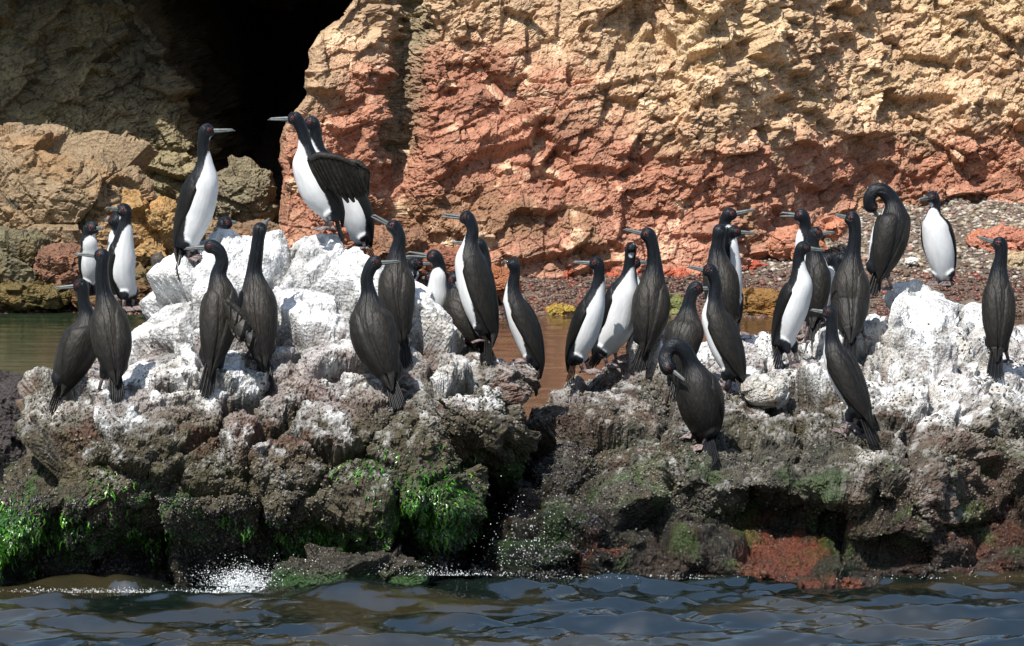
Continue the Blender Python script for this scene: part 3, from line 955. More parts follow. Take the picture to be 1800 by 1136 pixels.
class Acc:
    def __init__(s): s.V = []; s.F = []; s.C = []; s.R = []; s.U = []; s.n = 0
    def add(s, V, F, C, R=.5, U=None):
        V = np.asarray(V, float)
        C = np.asarray(C, float)
        if C.ndim == 1: C = np.tile(C, (len(V), 1))
        R = np.broadcast_to(np.asarray(R, float), (len(V),))
        s.V.append(V); s.C.append(C); s.R.append(R); s.U.append(V if U is None else U)
        for f in F: s.F.append([int(i) + s.n for i in f])
        s.n += len(V)


def tube(C, r, dirs, m=14):
    """rings round the points C; dirs: (side, front) unit vectors per point, r: (side radius, front radius)"""
    a = np.linspace(0, 2 * math.pi, m, endpoint=False)
    V = C[:, None] + r[:, 0, None, None] * np.sin(a)[None, :, None] * dirs[0][:, None] + r[:, 1, None, None] * np.cos(a)[None, :, None] * dirs[1][:, None]
    F = []
    n = len(C)
    for i in range(n - 1):
        for j in range(m):
            k = (j + 1) % m
            F.append([i * m + j, i * m + k, (i + 1) * m + k, (i + 1) * m + j])
    F.append(list(range(m))[::-1]); F.append([(n - 1) * m + j for j in range(m)])
    return V.reshape(-1, 3), F


def frames(C, fwd):
    T = np.gradient(C, axis=0); T /= np.linalg.norm(T, axis=1, keepdims=True) + 1e-9
    Fv = fwd - (T @ fwd)[:, None] * T
    ln = np.linalg.norm(Fv, axis=1, keepdims=True)
    # where the path runs along the heading, carry the frame over
    out = np.zeros_like(Fv); prev = fwd
    for i in range(len(C)):
        v = Fv[i] if ln[i, 0] > .35 else prev - T[i] * (T[i] @ prev)
        v = v / (np.linalg.norm(v) + 1e-9)
        if i and v @ out[i - 1] < 0: v = -v
        out[i] = v; prev = v
    S = np.cross(T, out)
    return T, out, S


BLACK = np.array([.0035, .0045, .0068]); BACK = np.array([.0135, .0116, .0094]); WING = np.array([.012, .0105, .009])
WHITE = np.array([.64, .65, .665]); FACE = np.array([.085, .014, .010]); LEG = np.array([.18, .14, .135])
remesh_stats = []


def voxel_skin(V, F, voxel):
    me = bpy.data.meshes.new('tmp'); me.from_pydata([tuple(v) for v in V], [], F); me.update()
    o = bpy.data.objects.new('tmp', me); col.objects.link(o)
    m = o.modifiers.new('r', 'REMESH'); m.mode = 'VOXEL'; m.voxel_size = voxel
    s = o.modifiers.new('s', 'SMOOTH'); s.iterations = 5; s.factor = .6
    dg = bpy.context.evaluated_depsgraph_get(); dg.update()
    e = o.evaluated_get(dg); m2 = e.to_mesh()
    co = np.zeros(len(m2.vertices) * 3); m2.vertices.foreach_get('co', co)
    fs = [list(p.vertices) for p in m2.polygons]
    e.to_mesh_clear()
    bpy.data.objects.remove(o); bpy.data.meshes.remove(me)
    return co.reshape(-1, 3), fs


def open_wing(acc, lead, trail, nfe, colr, thick=.008):
    """a spread wing: overlapping long feathers from the leading edge to the trailing edge"""
    lead = np.array(lead); trail = np.array(trail)
    t = np.linspace(0, 1, nfe)
    def ip(A, t):
        s = np.linspace(0, 1, len(A)); return np.array([np.interp(t, s, A[:, k]) for k in range(3)])
    for i, tt in enumerate(t):
        a = ip(lead, tt); b_ = ip(trail, tt); b_ = b_ + (b_ - a) * random.uniform(-.06, .14)
        t2 = min(1, tt + 1.7 / nfe); a2 = ip(lead, t2); b2 = ip(trail, t2)
        wv = (a2 - a) * .75 + (b2 - b_) * .6; wl = np.linalg.norm(wv)
        if wl < .012: wv = np.array([.012, 0, -.006])
        dl = b_ - a
        nrm = np.cross(dl, wv); nrm /= np.linalg.norm(nrm) + 1e-9
        if nrm[1] > 0: nrm = -nrm
        L = np.linspace(0, 1, 9)
        prof = np.array([.9, 1, 1, 1, 1, .98, .95, .8, .35]) * .8
        Vt = []
        for l, p in zip(L, prof):
            c = a + dl * l * (1 + .06 * math.sin(i * 2.1)) + nrm * (.02 * math.sin(l * 2.6) + .004 * (i % 2))
            for q, h in ((-1, 0), (-.05, .005), (0, .007), (.05, .005), (1, -.002)):
                Vt.append(c + wv * q * p + nrm * h)
            for q in (1, -1):
                Vt.append(c + wv * q * p - nrm * .004)
        F = []
        for r_ in range(8):
            o = r_ * 7
            for k in range(7):
                F.append([o + k, o + (k + 1) % 7, o + 7 + (k + 1) % 7, o + 7 + k])
        F.append(list(range(7))); F.append([56 + k for k in range(7)][::-1])
        cc = colr * (.75 + .5 * random.random())
        Vt = np.array(Vt)
        acc.add(Vt, F, cc, .5, U=Vt * .5)
    # coverts: a soft padded leading edge
    s = np.linspace(0, 1, 12)
    Cc = np.array([ip(lead, x) for x in s])
    rr = np.interp(s, [0, .2, .8, 1], [.020, .020, .014, .006])
    T, Fv, S = frames(Cc, np.array([0, -1.0, 0]))
    V, F = tube(Cc, np.stack([rr, rr], 1), (S, Fv), 10)
    acc.add(V, F, colr * 1.2, .6, U=V)


def bird(label, T, R, M, S, neck, H, B, w, yaw, foot, dh=None, white=True, brown=None, hb=0, ws=1.0, open_w=None, gape=0, nF=None,
         wing=True, legs=True, group='cormorants standing on the rocks', grey=0, leanF=1.0, throat=True, rw=1.0):
    hp = hit_near(foot[0], foot[1], dh)
    if hp is None:
        d0 = dh or 21.5
        hp = P(foot[0], foot[1], d0)
    d0 = hp[1] if (dh is None or abs(hp[1] - dh) < .25) else dh
    if d0 != hp[1]:
        hp = P(foot[0], foot[1], d0)
        hz = P(R[0], R[1], d0)[2]
        g = ground_below(hp[0], d0, hz)
        if g is not None and .03 < hz - g < .34: hp[2] = g
    m = d0 / FPX
    if brown is None: brown = 1.05 if not white else (.55 if math.sin(math.radians(yaw)) > .1 else .12)  # brown-black back, browner on birds turned away: sunlight put into the plumage
    brown *= random.uniform(.75, 1.25)
    ya = math.radians(yaw)
    fwd = np.array([math.cos(ya), math.sin(ya), 0.0]); sy = math.sin(ya)
    tot = abs(foot[1] - H[1]) / 240.0
    k = m * sy * leanF * min(1.1, max(.8, tot))
    def at(pt, F):
        p = P(pt[0], pt[1], d0)
        return P(pt[0], pt[1], d0 + F * k + (pt[2] * m if len(pt) > 2 else 0))
    pT = at(T, -34); pR = at(R, -14); pM = at(M, 3); pS = at(S, 17)
    nFs = nF or [22] * len(neck)
    for _n in (0, 1):
        q_ = T if _n == 0 else R
        pc = pT if _n == 0 else pR
        h_ = hit_near(q_[0], q_[1], None)
        if h_ is not None and h_[1] < pc[1] + .02 and pc[1] - h_[1] < (.36 if _n == 0 else .14):
            pc = P(q_[0], q_[1], h_[1] - .02 - .02 * _n)
        if _n == 0: pT = pc
        else: pR = pc
    pN = [at(q, f) for q, f in zip(neck, nFs)]
    hF = (nFs[-1] + 2) if nF else 24
    pH = at(H, hF)
    wm = (w * .97 - 3.5) * m
    # head direction, in depth too
    dx, dz = (B[0] - H[0]), -(B[1] - H[1])
    full = 50.0
    dep = math.sqrt(max(0, full ** 2 - dx * dx - dz * dz)) * (hb if hb else 0)
    hd = np.array([dx, dep, dz]) * m
    blen = np.linalg.norm(hd); hd = hd / blen
    # ---- body, neck and head in one path
    s_ = m / .003
    tl = pT - pR; tl = tl / np.linalg.norm(tl)
    pE = pR + tl * .02 * s_
    pts = [pE, pR, (pR + pM) / 2 * 1.0, pM, (pM + pS) / 2, pS] + pN + [pH - hd * .003 * s_, pH + hd * .020 * s_, pH + hd * .042 * s_]
    nn = len(pN)
    rn = [np.interp(i / max(1, nn - 1), [0, .5, 1], [.057, .046, .043]) for i in range(nn)]
    if nn == 1: rn = [.050]
    rr = [.24 * wm, .52 * wm * rw, .84 * wm, 1.0 * wm, 1.0 * wm, .84 * wm] + [x * s_ * ws for x in rn] + [.0470 * s_ * ws, .0445 * s_ * ws, .0255 * s_ * ws]
    rr = np.array(rr)
    rr[6:] *= .80
    Cn, rv = catmull(pts, rr[:, None], 9)
    rv = np.maximum(rv[:, 0], .004)
    Tt, Fv, Sv = frames(Cn, fwd)
    V, F = tube(Cn, np.stack([rv, rv * .93], 1), (Sv, Fv), 26)
    acc = Acc()
    core = [V]; cf = [list(f) for f in F]; off = len(V)
    # thighs
    latn = np.array([-math.sin(ya), math.cos(ya), 0.0])
    hips = []
    gz0 = hp[2]
    for sgn in (-1, 1):
        hip = pR * .72 + pM * .28 + latn * sgn * wm * .42 + fwd * wm * .30
        gx, gy = (hp[0] + latn[0] * sgn * .035 * s_), (hp[1] + latn[1] * sgn * .035 * s_)
        g = ground_below(gx, gy, min(hip[2], gz0 + .12))
        gz = g if (g is not None and abs(g - gz0) < .07) else gz0
        ank = np.array([gx, gy, gz + .012])
        knee = hip * .45 + ank * .55
        ln = hip[2] - ank[2]
        if ln > .26:       # long gap: keep the feathered thigh low
            knee = ank + (hip - ank) * .5
        hips.append((hip, knee, ank))
        up_ = hip * .35 + pM * .65 + latn * sgn * wm * .1
        Ct = np.array([up_, hip - fwd * wm * .12, hip * .5 + knee * .5, knee])
        Cc, rt = catmull(Ct, np.array([[.012], [.034], [.028], [.013]]) * s_ * (wm / .095 / s_ * .3 + .7), 5)
        t_, f_, s2 = frames(Cc, fwd)
        v, f = tube(Cc, np.stack([rt[:, 0], rt[:, 0]], 1), (s2, f_), 12)
        core.append(v); cf += [[i + off for i in q] for q in f]; off += len(v)
    V, F = voxel_skin(np.concatenate(core), cf, .0052 * s_)
    # colour by place along and round the path
    n = len(Cn)
    dist = ((V[:, None, :] - Cn[None]) ** 2).sum(2) - (rv ** 2)[None] * .5
    idx = dist.argmin(1)
    rad = V - Cn[idx]; rad -= (rad * Tt[idx]).sum(1)[:, None] * Tt[idx]
    rl = np.linalg.norm(rad, axis=1) + 1e-9
    cf_ = (rad * Fv[idx]).sum(1) / rl
    sd_ = (rad * Sv[idx]).sum(1) / rl
    tpos = idx / 9.0            # index along pts: 0 E, 1 R, 2, 3 M, 4, 5 S, 6.. neck
    axl0 = (pS - pR) / np.linalg.norm(pS - pR)
    nz = vnoise(V * 60, 5) * .5 + vnoise(V * 150, 6) * .5
    bk = sstep(5.9, 5.0, tpos + .25 * nz) * brown
    c = BLACK[None] * (1 - bk)[:, None] + BACK[None] * bk[:, None]
    c = c * (1 + .25 * nz)[:, None]
    # darker towards the rump
    c = mix(c, c * .45, sstep(2.4, 1.0, tpos))
    fl = sstep(1.1, 2.6, tpos)
    c = mix(c, BLACK[None] * 1.2 + 0 * c, (1 - fl) * .6)
    if grey:
        c = c * 0 + np.array([.055, .047, .04])[None] * (1 + .4 * nz)[:, None]
    if white:
        topn = 5 + max(1.2, nn * .62) + .35
        th = np.interp(tpos, [1.2, 1.9, 3, 4.6, 5.3, 6.0, topn], [.75, .22, .02, .05, .25, .45, .97])
        wmask = sstep(-.05, .05, cf_ - th + .05 * nz) * sstep(topn + .1, topn - .1, tpos) * sstep(1.15, 1.45, tpos + .1 * nz)
        c = mix(c, WHITE[None] + 0 * c, wmask)
    thd = np.sqrt(((V - Cn[idx]) ** 2).sum(1))
    c = mix(c, BLACK[None] * 1.5 + 0 * c, sstep(1.03, 1.12, thd / rv[idx]) * sstep(3.2, 2.6, tpos) * sstep(-.2, -.02, -((V - pR) @ axl0) + .02))
    rough = np.full(len(V), .52)
    neckm = sstep(5.6, 6.4, tpos)
    rough = rough - .14 * neckm
    # face: red skin round the eye, white chin
    side = np.cross(hd, np.array([0, 0, 1.0]));
    if np.linalg.norm(side) < .3: side = np.cross(hd, fwd)
    side /= np.linalg.norm(side); upv = np.cross(side, hd)
    hr = .036 * s_ * ws
    eyes = []
    for sgn in (-1, 1):
        ep = pH + hd * .020 * s_ + side * sgn * hr * .80 + upv * .008 * s_
        q = V - ep; 
        # snap to the surface
        j = (q ** 2).sum(1).argmin(); ep = V[j]
        e1 = np.linalg.norm((V - ep) * 1.0, axis=1)
        fc = sstep(.0145 * s_, .0060 * s_, e1 + .003 * nz)
        c = mix(c, FACE[None] + 0 * c, fc * (0.85 if not grey else .2))
        eyes.append(ep + side * sgn * .001)
    if (white and throat) or throat == 2:
        chin = pH + hd * .018 * s_ - upv * .034 * s_
        c = mix(c, WHITE[None] * .95 + 0 * c, sstep(.017 * s_, .012 * s_, np.linalg.norm((V - chin) * 1.0, axis=1)) * .95)
    axl = (pS - pR) / np.linalg.norm(pS - pR)
    U = np.stack([np.arctan2(sd_, cf_) * .09, (V - pR) @ axl, V[:, 1] * .3], 1)
    acc.add(V, F, c, rough, U)
    # ---- folded wings
    if wing:
        i0 = int(9 * 5.25); i1 = 9 * 1
        Cw = Cn[i1:i0 + 1][::-1]; rw_ = rv[i1:i0 + 1][::-1]
        Tw, Fw, Sw = Tt[i1:i0 + 1][::-1], Fv[i1:i0 + 1][::-1], Sv[i1:i0 + 1][::-1]
        ext = 7
        tip = pR * .55 + pT * .45 - fwd * .012
        C2 = np.array([Cw[-1] + (tip - Cw[-1]) * (q / ext) for q in range(1, ext + 1)])
        Cw = np.concatenate([Cw, C2]); rw_ = np.concatenate([rw_, np.linspace(rw_[-1] * .9, .012, ext)])
        Fw = np.concatenate([Fw, np.repeat(Fw[-1:], ext, 0)]); Sw = np.concatenate([Sw, np.repeat(Sw[-1:], ext, 0)])
        nw = len(Cw); s = np.linspace(0, 1, nw)
        t0 = np.interp(s, [0, .06, .16, .5, .75, 1], [118, 92, 74, 84, 108, 150]); t1 = np.interp(s, [0, .1, .5, 1], [140, 164, 174, 178])
        puff = np.interp(s, [0, .05, .2, .6, .9, 1], [.0, .009, .012, .010, .007, .003]) * s_
        if not white: t0 = t0 - 4
        for sgn in (-1, 1):
            rows = 15
            Vt = []; Ct = []; Ut = []
            for i in range(nw):
                for j in range(rows):
                    a = math.radians(t0[i] + (t1[i] - t0[i]) * j / (rows - 1))
                    e = math.sin(math.pi * min(1, max(0, (j + .6) / rows))) ** .35
                    edge = -0.012 * s_ if j in (0, rows - 1) else 0
                    r = rw_[i] + puff[i] * e + edge + .0009 * s_ * math.sin(j * 2.4 + s[i] * 3) * sstep(.3, .7, s[i])
                    Vt.append(Cw[i] + (Fw[i] * math.cos(a) * .93 + Sw[i] * sgn * math.sin(a)) * r)
                    
                    f_ = sstep(.25, .75, s[i])
                    b1 = BACK * (1.0 * brown + .10) * (1 - f_) + WING * .55 * f_
                    if j <= 2: b1 = b1 * .6
                    if s[i] < .12: b1 = b1 * 1.0
                    if grey: b1 = np.array([.05, .042, .035])
                    Ct.append(b1 * (1 + .3 * (random.random() - .5)))
                    Ut.append((a * .09, s[i] * .42, sgn * .3))
            Ff = []
            for i in range(nw - 1):
                for j in range(rows - 1):
                    o = i * rows + j
                    q = [o, o + 1, o + rows + 1, o + rows]
                    Ff.append(q if sgn > 0 else q[::-1])
            acc.add(Vt, Ff, np.array(Ct), .55, np.array(Ut))
    # ---- tail: a fan of stiff feathers
    tdir = pT - pR; tlen = np.linalg.norm(tdir); tdir /= tlen
    lat = Sv[9]; lat = lat - (lat @ tdir) * tdir; lat /= np.linalg.norm(lat)
    nrm = np.cross(tdir, lat)
    start = pR - tdir * .25 * tlen
    for i in range(9):
        q = (i - 4) / 4.0
        a = start + lat * q * .022 * s_
        e = pT + lat * q * .040 * s_ - tdir * abs(q) ** 2 * .035 * s_
        hw = .0058 * s_
        Vt = []
        for l, ww in ((0, .8), (.35, 1), (.8, 1.05), (.97, .8), (1, .3)):
            p = a + (e - a) * l + nrm * .0035 * (i % 2)
            Vt += [p - lat * hw * ww, p + nrm * .003 * s_, p + lat * hw * ww, p - nrm * .003 * s_]
        Ff = []
        for r_ in range(4):
            o = r_ * 4
            for kk in range(4): Ff.append([o + kk, o + (kk + 1) % 4, o + 4 + (kk + 1) % 4, o + 4 + kk])
        Ff.append([16, 17, 18, 19]); Ff.append([3, 2, 1, 0])
        cc = (BLACK * 1.6 if i % 2 else BACK * .8)
        if grey: cc = np.array([.1, .08, .06])
        acc.add(Vt, Ff, cc, .5, np.array(Vt) * .3)
    # ---- legs and webbed feet
    for hip, knee, ank in hips:
        Cc = np.array([knee + (hip - knee) * .2, knee, ank])
        r = np.array([.012, .0105, .0085]) * s_
        t_, f_, s2 = frames(Cc, fwd)
        v, f = tube(Cc, np.stack([r, r], 1), (s2, f_), 9)
        acc.add(v, f, LEG * .55 if not white else LEG, .5, v)
        toes = []
        for an, ln in ((-30, .070), (-2, .082), (26, .072), (150, .03)):
            a2 = ya + math.radians(an)
            e = ank + np.array([math.cos(a2), math.sin(a2), 0]) * ln * s_
            g = ground_below(e[0], e[1], ank[2] + .10)
            if g is not None and abs(g - ank[2]) < .035: e[2] = g + .004
            else: e[2] = ank[2] - .012
            toes.append(e)
            Cc = np.array([ank, (ank + e) / 2 + np.array([0, 0, .007]), e]); r = np.array([.009, .0075, .0045]) * s_
            t_, f_, s2 = frames(Cc, np.array([0, 0, 1.0]))
            v, f = tube(Cc, np.stack([r, r], 1), (s2, f_), 7)
            acc.add(v, f, LEG * .8, .5, v)
        w_ = [ank + np.array([0, 0, .004]), toes[0], toes[0] * .5 + toes[1] * .5 + (ank - toes[1]) * .12, toes[1], toes[1] * .5 + toes[2] * .5 + (ank - toes[1]) * .12, toes[2]]
        w_ = [q + np.array([0, 0, .004]) for q in w_] + [q - np.array([0, 0, .003]) for q in w_]
        Ff = [[0, 1, 2], [0, 2, 3], [0, 3, 4], [0, 4, 5], [6, 8, 7], [6, 9, 8], [6, 10, 9], [6, 11, 10]] + [[i, i + 6, (i + 1) % 6 + 6, (i + 1) % 6] for i in range(6)]
        acc.add(w_, Ff, LEG * .7, .45, np.array(w_))
    if open_w:
        for lead, trail, nf in open_w:
            open_wing(acc, [at(q, 5) for q in lead], [at(q, -10) for q in trail], nf, BACK * .75)
    org = hp
    Vall = np.concatenate(acc.V) - org[None]
    me = make_mesh('plumage_body', Vall, np.array(acc.F + [[0]], dtype=object)[:-1], M_plume, np.concatenate(acc.C), np.concatenate(acc.R), smooth=True, fuv=np.concatenate(acc.U))
    root = bpy.data.objects.new('cormorant', None); col.objects.link(root); root.location = tuple(org)
    root.empty_display_size = .1
    tag(root, label, 'cormorant', group)
    link('body', me, root)
    # ---- beak: two mandibles, the upper one hooked
    bl_ = blen - .030 * s_
    base = pH + hd * .030 * s_
    def mand(z0, z1, r0, r1, hook, drop):
        q = np.linspace(0, 1, 8)
        C = np.array([base + hd * bl_ * t + upv * (z0 + (z1 - z0) * t - (hook * max(0, (t - .86) / .14) ** 2) - drop * t) for t in q])
        r = np.array([r0 * (1 - t) + r1 * t for t in q]); r[-1] *= .45
        t_, f_, s2 = frames(C, upv)
        return tube(C, np.stack([r, r * .8], 1), (s2, f_), 10)
    v1, f1 = mand(.0035 * s_, .0015 * s_, .0125 * s_, .0048 * s_, .010 * s_, -gape * .004)
    v2, f2 = mand(-.0052 * s_, -.0018 * s_,   .0110 * s_, .0038 * s_, 0, .003 + gape * .012)
    if gape:
        # open bill
        pass
    Vb_ = np.concatenate([v1, v2]) - org; Fb = [list(q) for q in f1] + [[i + len(v1) for i in q] for q in f2]
    meb = bpy.data.meshes.new('beak'); meb.from_pydata([tuple(v) for v in Vb_], [], Fb); meb.materials.append(M_beak)
    meb.polygons.foreach_set('use_smooth', np.ones(len(meb.polygons), bool)); meb.update()
    link('beak', meb, root)
    V1, F1 = ico(2)
    for e in eyes:
        mee = bpy.data.meshes.new('eye'); mee.from_pydata([tuple(v) for v in (V1 * .0042 * s_ + e - org)], [], F1.tolist()); mee.materials.append(M_eye)
        mee.polygons.foreach_set('use_smooth', np.ones(len(mee.polygons), bool))
        link('eye', mee, root)
    remesh_stats.append((label[:34], round(float(d0), 2), round(float(hips[0][0][2] - hips[0][2][2]), 2)))
    return root


# --- left rock
bird('dark cormorant leaning at the far left edge of the left rock, beak to the left',
     (90, 728), (108, 675), (132, 622), (152, 578), [(152, 552), (147, 528)], (143, 503), (93, 500 + 6), 40, 155, (135, 700), white=False)
bird('cormorant seen from behind, standing tall beside the leaning one at the far left',
     (205, 708), (203, 655), (197, 605), (190, 550), [(183, 518), (179, 485), (180, 462)], (180, 450), (129, 446), 37, 100, (185, 684), white=False)
bird('white-fronted cormorant looking left over the two dark birds at the far left',
     (242, 540), (225, 522), (214, 478), (216, 432), [(219, 408), (220, 388)], (219, 371), (186, 364), 29, -38, (225, 545), dh=21.9, hb=-.4)
bird('white-throated cormorant head tucked against the neck of the tallest bird at far left',
     (205, 520), (205, 500), (203, 470), (203, 435), [(205, 418), (207, 402)], (204, 389), (181, 387), 22, 200, (205, 545), dh=22.4, hb=.3)
bird('small white-breasted cormorant at the far left facing right, partly hidden',
     (160, 520), (160, 500), (159, 470), (158, 440), [(156, 425), (156, 412)], (160, 402), (183, 400), 22, -65, (165, 545), dh=22.4, hb=-.3)
bird('small grey-brown young cormorant peeking over the left slope of the white rock',
     (282, 560), (283, 545), (284, 520), (281, 492), [(279, 478), (277, 467)], (277, 457), (298, 461), 18, 10, (285, 560), dh=22.2, white=False, grey=1)
bird('tall white-breasted cormorant high on the left of the white rock, facing right',
     (313, 492), (322, 440), (343, 375), (358, 315), [(360, 285), (357, 258)], (362, 231), (413, 228), 38, -22, (337, 462), dh=21.5)
bird('cormorant head with white chin just showing above the white rock below the cave',
     (395, 470), (395, 455), (392, 435), (389, 416), [(389, 408), (391, 400)], (394, 393), (416, 390), 18, 20, (390, 470), dh=22.3, white=False, throat=2)
bird('black cormorant with its neck curved like an S and one wing lifted, looking left',
     (360, 700), (372, 635), (383, 572), (388, 515), [(384, 485), (390, 462), (386, 443)], (373, 434), (323, 437), 36, 108, (378, 680), white=False,
     open_w=[([(398, 528, -30), (425, 552, -34), (450, 590, -30)], [(402, 560, -20), (412, 590, -24), (446, 612, -28)], 9)])
bird('dark cormorant with straight upstretched neck, head tipped away, beside the S-necked one',
     (470, 695), (462, 628), (454, 562), (450, 512), [(447, 480), (451, 445), (454, 420)], (457, 404), (472, 385), 37, 85, (443, 645), white=False, hb=1)
bird('cormorant with raised spread wing on the peak of the white rock, facing left',
     (603, 425), (590, 382), (560, 335), (540, 285), [(537, 260), (533, 235)], (520, 209), (471, 209), 39, 197, (578, 404), dh=21.6,
     open_w=[([(544, 282, -30), (562, 272, -40), (596, 277, -44), (628, 294, -40)], [(566, 322, -34), (598, 343, -34), (628, 347, -36), (646, 334, -34)], 24)])
bird('cormorant on the peak partly hidden behind the one with the raised spread wing',
     (655, 450), (640, 425), (625, 375), (590, 305), [(563, 272), (556, 248), (554, 230)], (549, 217), (502, 214), 34, 215, (635, 440), dh=21.95, wing=True,
     open_w=[([(600, 285, 10), (630, 286, 10), (648, 300, 8)], [(612, 330, 10), (635, 350, 8), (646, 345, 8)], 8)])
bird('brown-backed cormorant at the middle front of the left rock, head turned right',
     (702, 720), (684, 660), (660, 598), (650, 550), [(648, 518), (645, 488)], (657, 463), (706, 459), 43, 78, (688, 690), white=False)
bird('dark cormorant from behind with bill raised to the upper left on the left rock',
     (712, 648), (704, 582), (697, 522), (697, 478), [(698, 446), (702, 418)], (693, 400), (654, 377), 34, 97, (705, 610), white=False, gape=.6)
bird('cormorant with open bill pointing left and white breast, right of two dark backs',
     (770, 600), (770, 575), (768, 535), (770, 500), [(771, 482), (772, 467)], (764, 452), (714, 444), 25, 262, (770, 590), dh=21.6, gape=1)
bird('cormorant head with white throat facing right just under an open bill',
     (722, 560), (722, 540), (722, 515), (722, 492), [(723, 482), (724, 473)], (729, 464), (757, 464), 18, 20, (722, 570), dh=21.8)
bird('cormorant of which only the bill shows, pointing right past a black neck',
     (690, 560), (690, 540), (690, 515), (688, 490), [(688, 475), (690, 462)], (694, 454), (726, 452), 18, 20, (690, 570), dh=22.1, white=False)
bird('small dark cormorant hunched low behind the open-billed one',
     (748, 570), (750, 555), (755, 535), (758, 515), [(762, 505), (764, 497)], (760, 490), (742, 488), 18, 185, (752, 575), dh=22.0, white=False)
bird('tall white-breasted cormorant facing left on the right half of the left rock',
     (858, 640), (858, 590), (840, 520), (826, 455), [(827, 428), (831, 404)], (822, 384), (776, 377), 38, 160, (858, 602), dh=21.2, gape=.6)
bird('cormorant head and bill half hidden behind the tall white-breasted one facing left',
     (850, 590), (850, 570), (850, 530), (848, 480), [(850, 462), (850, 446)], (843, 431), (792, 425), 24, 190, (848, 600), dh=21.7, white=False)
bird('dark cormorant crouched with lowered head behind the legs of the tall white-breasted one',
     (860, 640), (850, 605), (822, 570), (806, 530), [(800, 510), (797, 497)], (800, 488), (806, 508), 37, 120, (835, 618), dh=21.35, white=False, hb=-.5)
bird('slim white-breasted cormorant at the right end of the left rock, before brown water',
     (943, 697), (943, 642), (925, 585), (904, 535), [(901, 508), (905, 482)], (903, 465), (862 + 22, 460), 31, 163, (930, 655), dh=21.3, ws=.9, hb=.6)
# --- right rock
bird('white-breasted cormorant with pink feet at the left end of the right rock',
     (1000, 680), (1008, 636), (1026, 588), (1043, 535), [(1050, 510), (1053, 485)], (1050, 464), (1006, 460), 31, -28, (1030, 655), dh=22.0, ws=.95)
bird('white-fronted cormorant with bill lifted, second from the left end of the right rock',
     (1035, 648), (1055, 620), (1083, 575), (1098, 510), [(1104, 485), (1107, 460)], (1109, 438), (1113, 425), 36, -48, (1075, 640), dh=22.3, ws=.9, hb=-1)
bird('cormorant hidden between two others on the right rock, only its right-pointing beak showing',
     (1120, 640), (1120, 610), (1118, 570), (1114, 510), [(1111, 492), (1109, 476)], (1112, 463), (1138, 460), 25, 20, (1120, 640), dh=22.9, ws=.9)
bird('broad-backed dark cormorant near the left end of the right rock, beak to the left',
     (1120, 655), (1134, 605), (1142, 555), (1147, 505), [(1150, 470), (1148, 438)], (1140, 414), (1096, 402), 35, 98, (1150, 622), dh=22.2, white=False)
bird('white-breasted cormorant with the topmost of three close heads, its beak to the right',
     (1293, 560), (1290, 530), (1284, 490), (1281, 430), [(1276, 408), (1274, 392)], (1281, 378), (1329, 368), 24, -50, (1290, 590), dh=23.3, ws=.95)
bird('cormorant head facing right just below the topmost of three close heads',
     (1296, 560), (1292, 540), (1290, 500), (1288, 450), [(1284, 432), (1282, 418)], (1289, 408), (1330, 410), 20, -30, (1292, 590), dh=22.9, ws=.85)
bird('dark-backed cormorant with head turned away, leftmost of three close heads',
     (1282, 600), (1280, 565), (1270, 515), (1264, 470), [(1261, 445), (1262, 425)], (1265, 407), (1283, 403), 33, 85, (1275, 600), dh=22.5, white=False, hb=1)
bird('cormorant with thin white breast edge facing left, right of the preening front one',
     (1316, 710), (1296, 662), (1276, 610), (1256, 555), [(1256, 528), (1258, 500)], (1249, 477), (1207, 468), 34, 150, (1277, 692), dh=21.9)
bird('dark red-eyed cormorant facing right, standing just behind the preening front one',
     (1190, 700), (1192, 660), (1200, 600), (1208, 568), [(1210, 545), (1213, 525)], (1222, 508), (1268, 506), 36, 70, (1182, 708), dh=21.8, white=False)
bird('preening cormorant at the front of the right rock, neck arched over its breast',
     (1252, 820), (1243, 765), (1232, 715), (1222, 668), [(1214, 640), (1202, 617), (1183, 608), (1170, 626)], (1174, 645, -12), (1205, 668), 45, 235, (1225, 788), dh=21.0, white=False, brown=.55, nF=[24, 32, 38, 42], hb=-.6, leanF=.6, ws=1.15)
bird('white-breasted red-eyed cormorant on the white part of the right rock, facing right',
     (1362, 648), (1372, 610), (1390, 552), (1406, 500), [(1405, 475), (1404, 452)], (1411, 436), (1450, 440), 33, -35, (1398, 628), dh=22.4, ws=.95)
bird('dark cormorant with a thin white neck line facing right, behind the white-breasted red-eyed one',
     (1430, 600), (1433, 560), (1436, 510), (1434, 468), [(1431, 448), (1429, 428)], (1432, 412), (1469, 408), 30, 55, (1425, 605), dh=22.7, ws=1.0, throat=False)
bird('cormorant head with gaping bill pointing left above the cluster on the right rock',
     (1425, 560), (1422, 530), (1418, 490), (1414, 440), [(1413, 418), (1416, 398)], (1410, 380), (1371, 375), 26, 195, (1420, 600), dh=23.1, gape=1)
bird('small dark hunched head low behind the cluster, with a speck of white beneath',
     (1462, 560), (1462, 540), (1460, 515), (1460, 492), [(1462, 478), (1463, 466)], (1456, 456), (1440, 466), 19, 230, (1462, 590), dh=23.2, ws=.85, throat=False)
bird('brownish head showing left of the tall straight black neck on the right rock',
     (1480, 560), (1480, 540), (1478, 515), (1476, 490), [(1474, 476), (1473, 464)], (1478, 454), (1490, 450), 19, 60, (1480, 590), dh=23.3, white=False, ws=.85, hb=1)
bird('dark cormorant from behind with tall straight neck, right of the red-eyed white-breasted one',
     (1493, 632), (1495, 585), (1494, 535), (1496, 482), [(1499, 450), (1503, 415)], (1499, 386), (1467, 376), 36, 92, (1512, 598), dh=22.6, white=False)
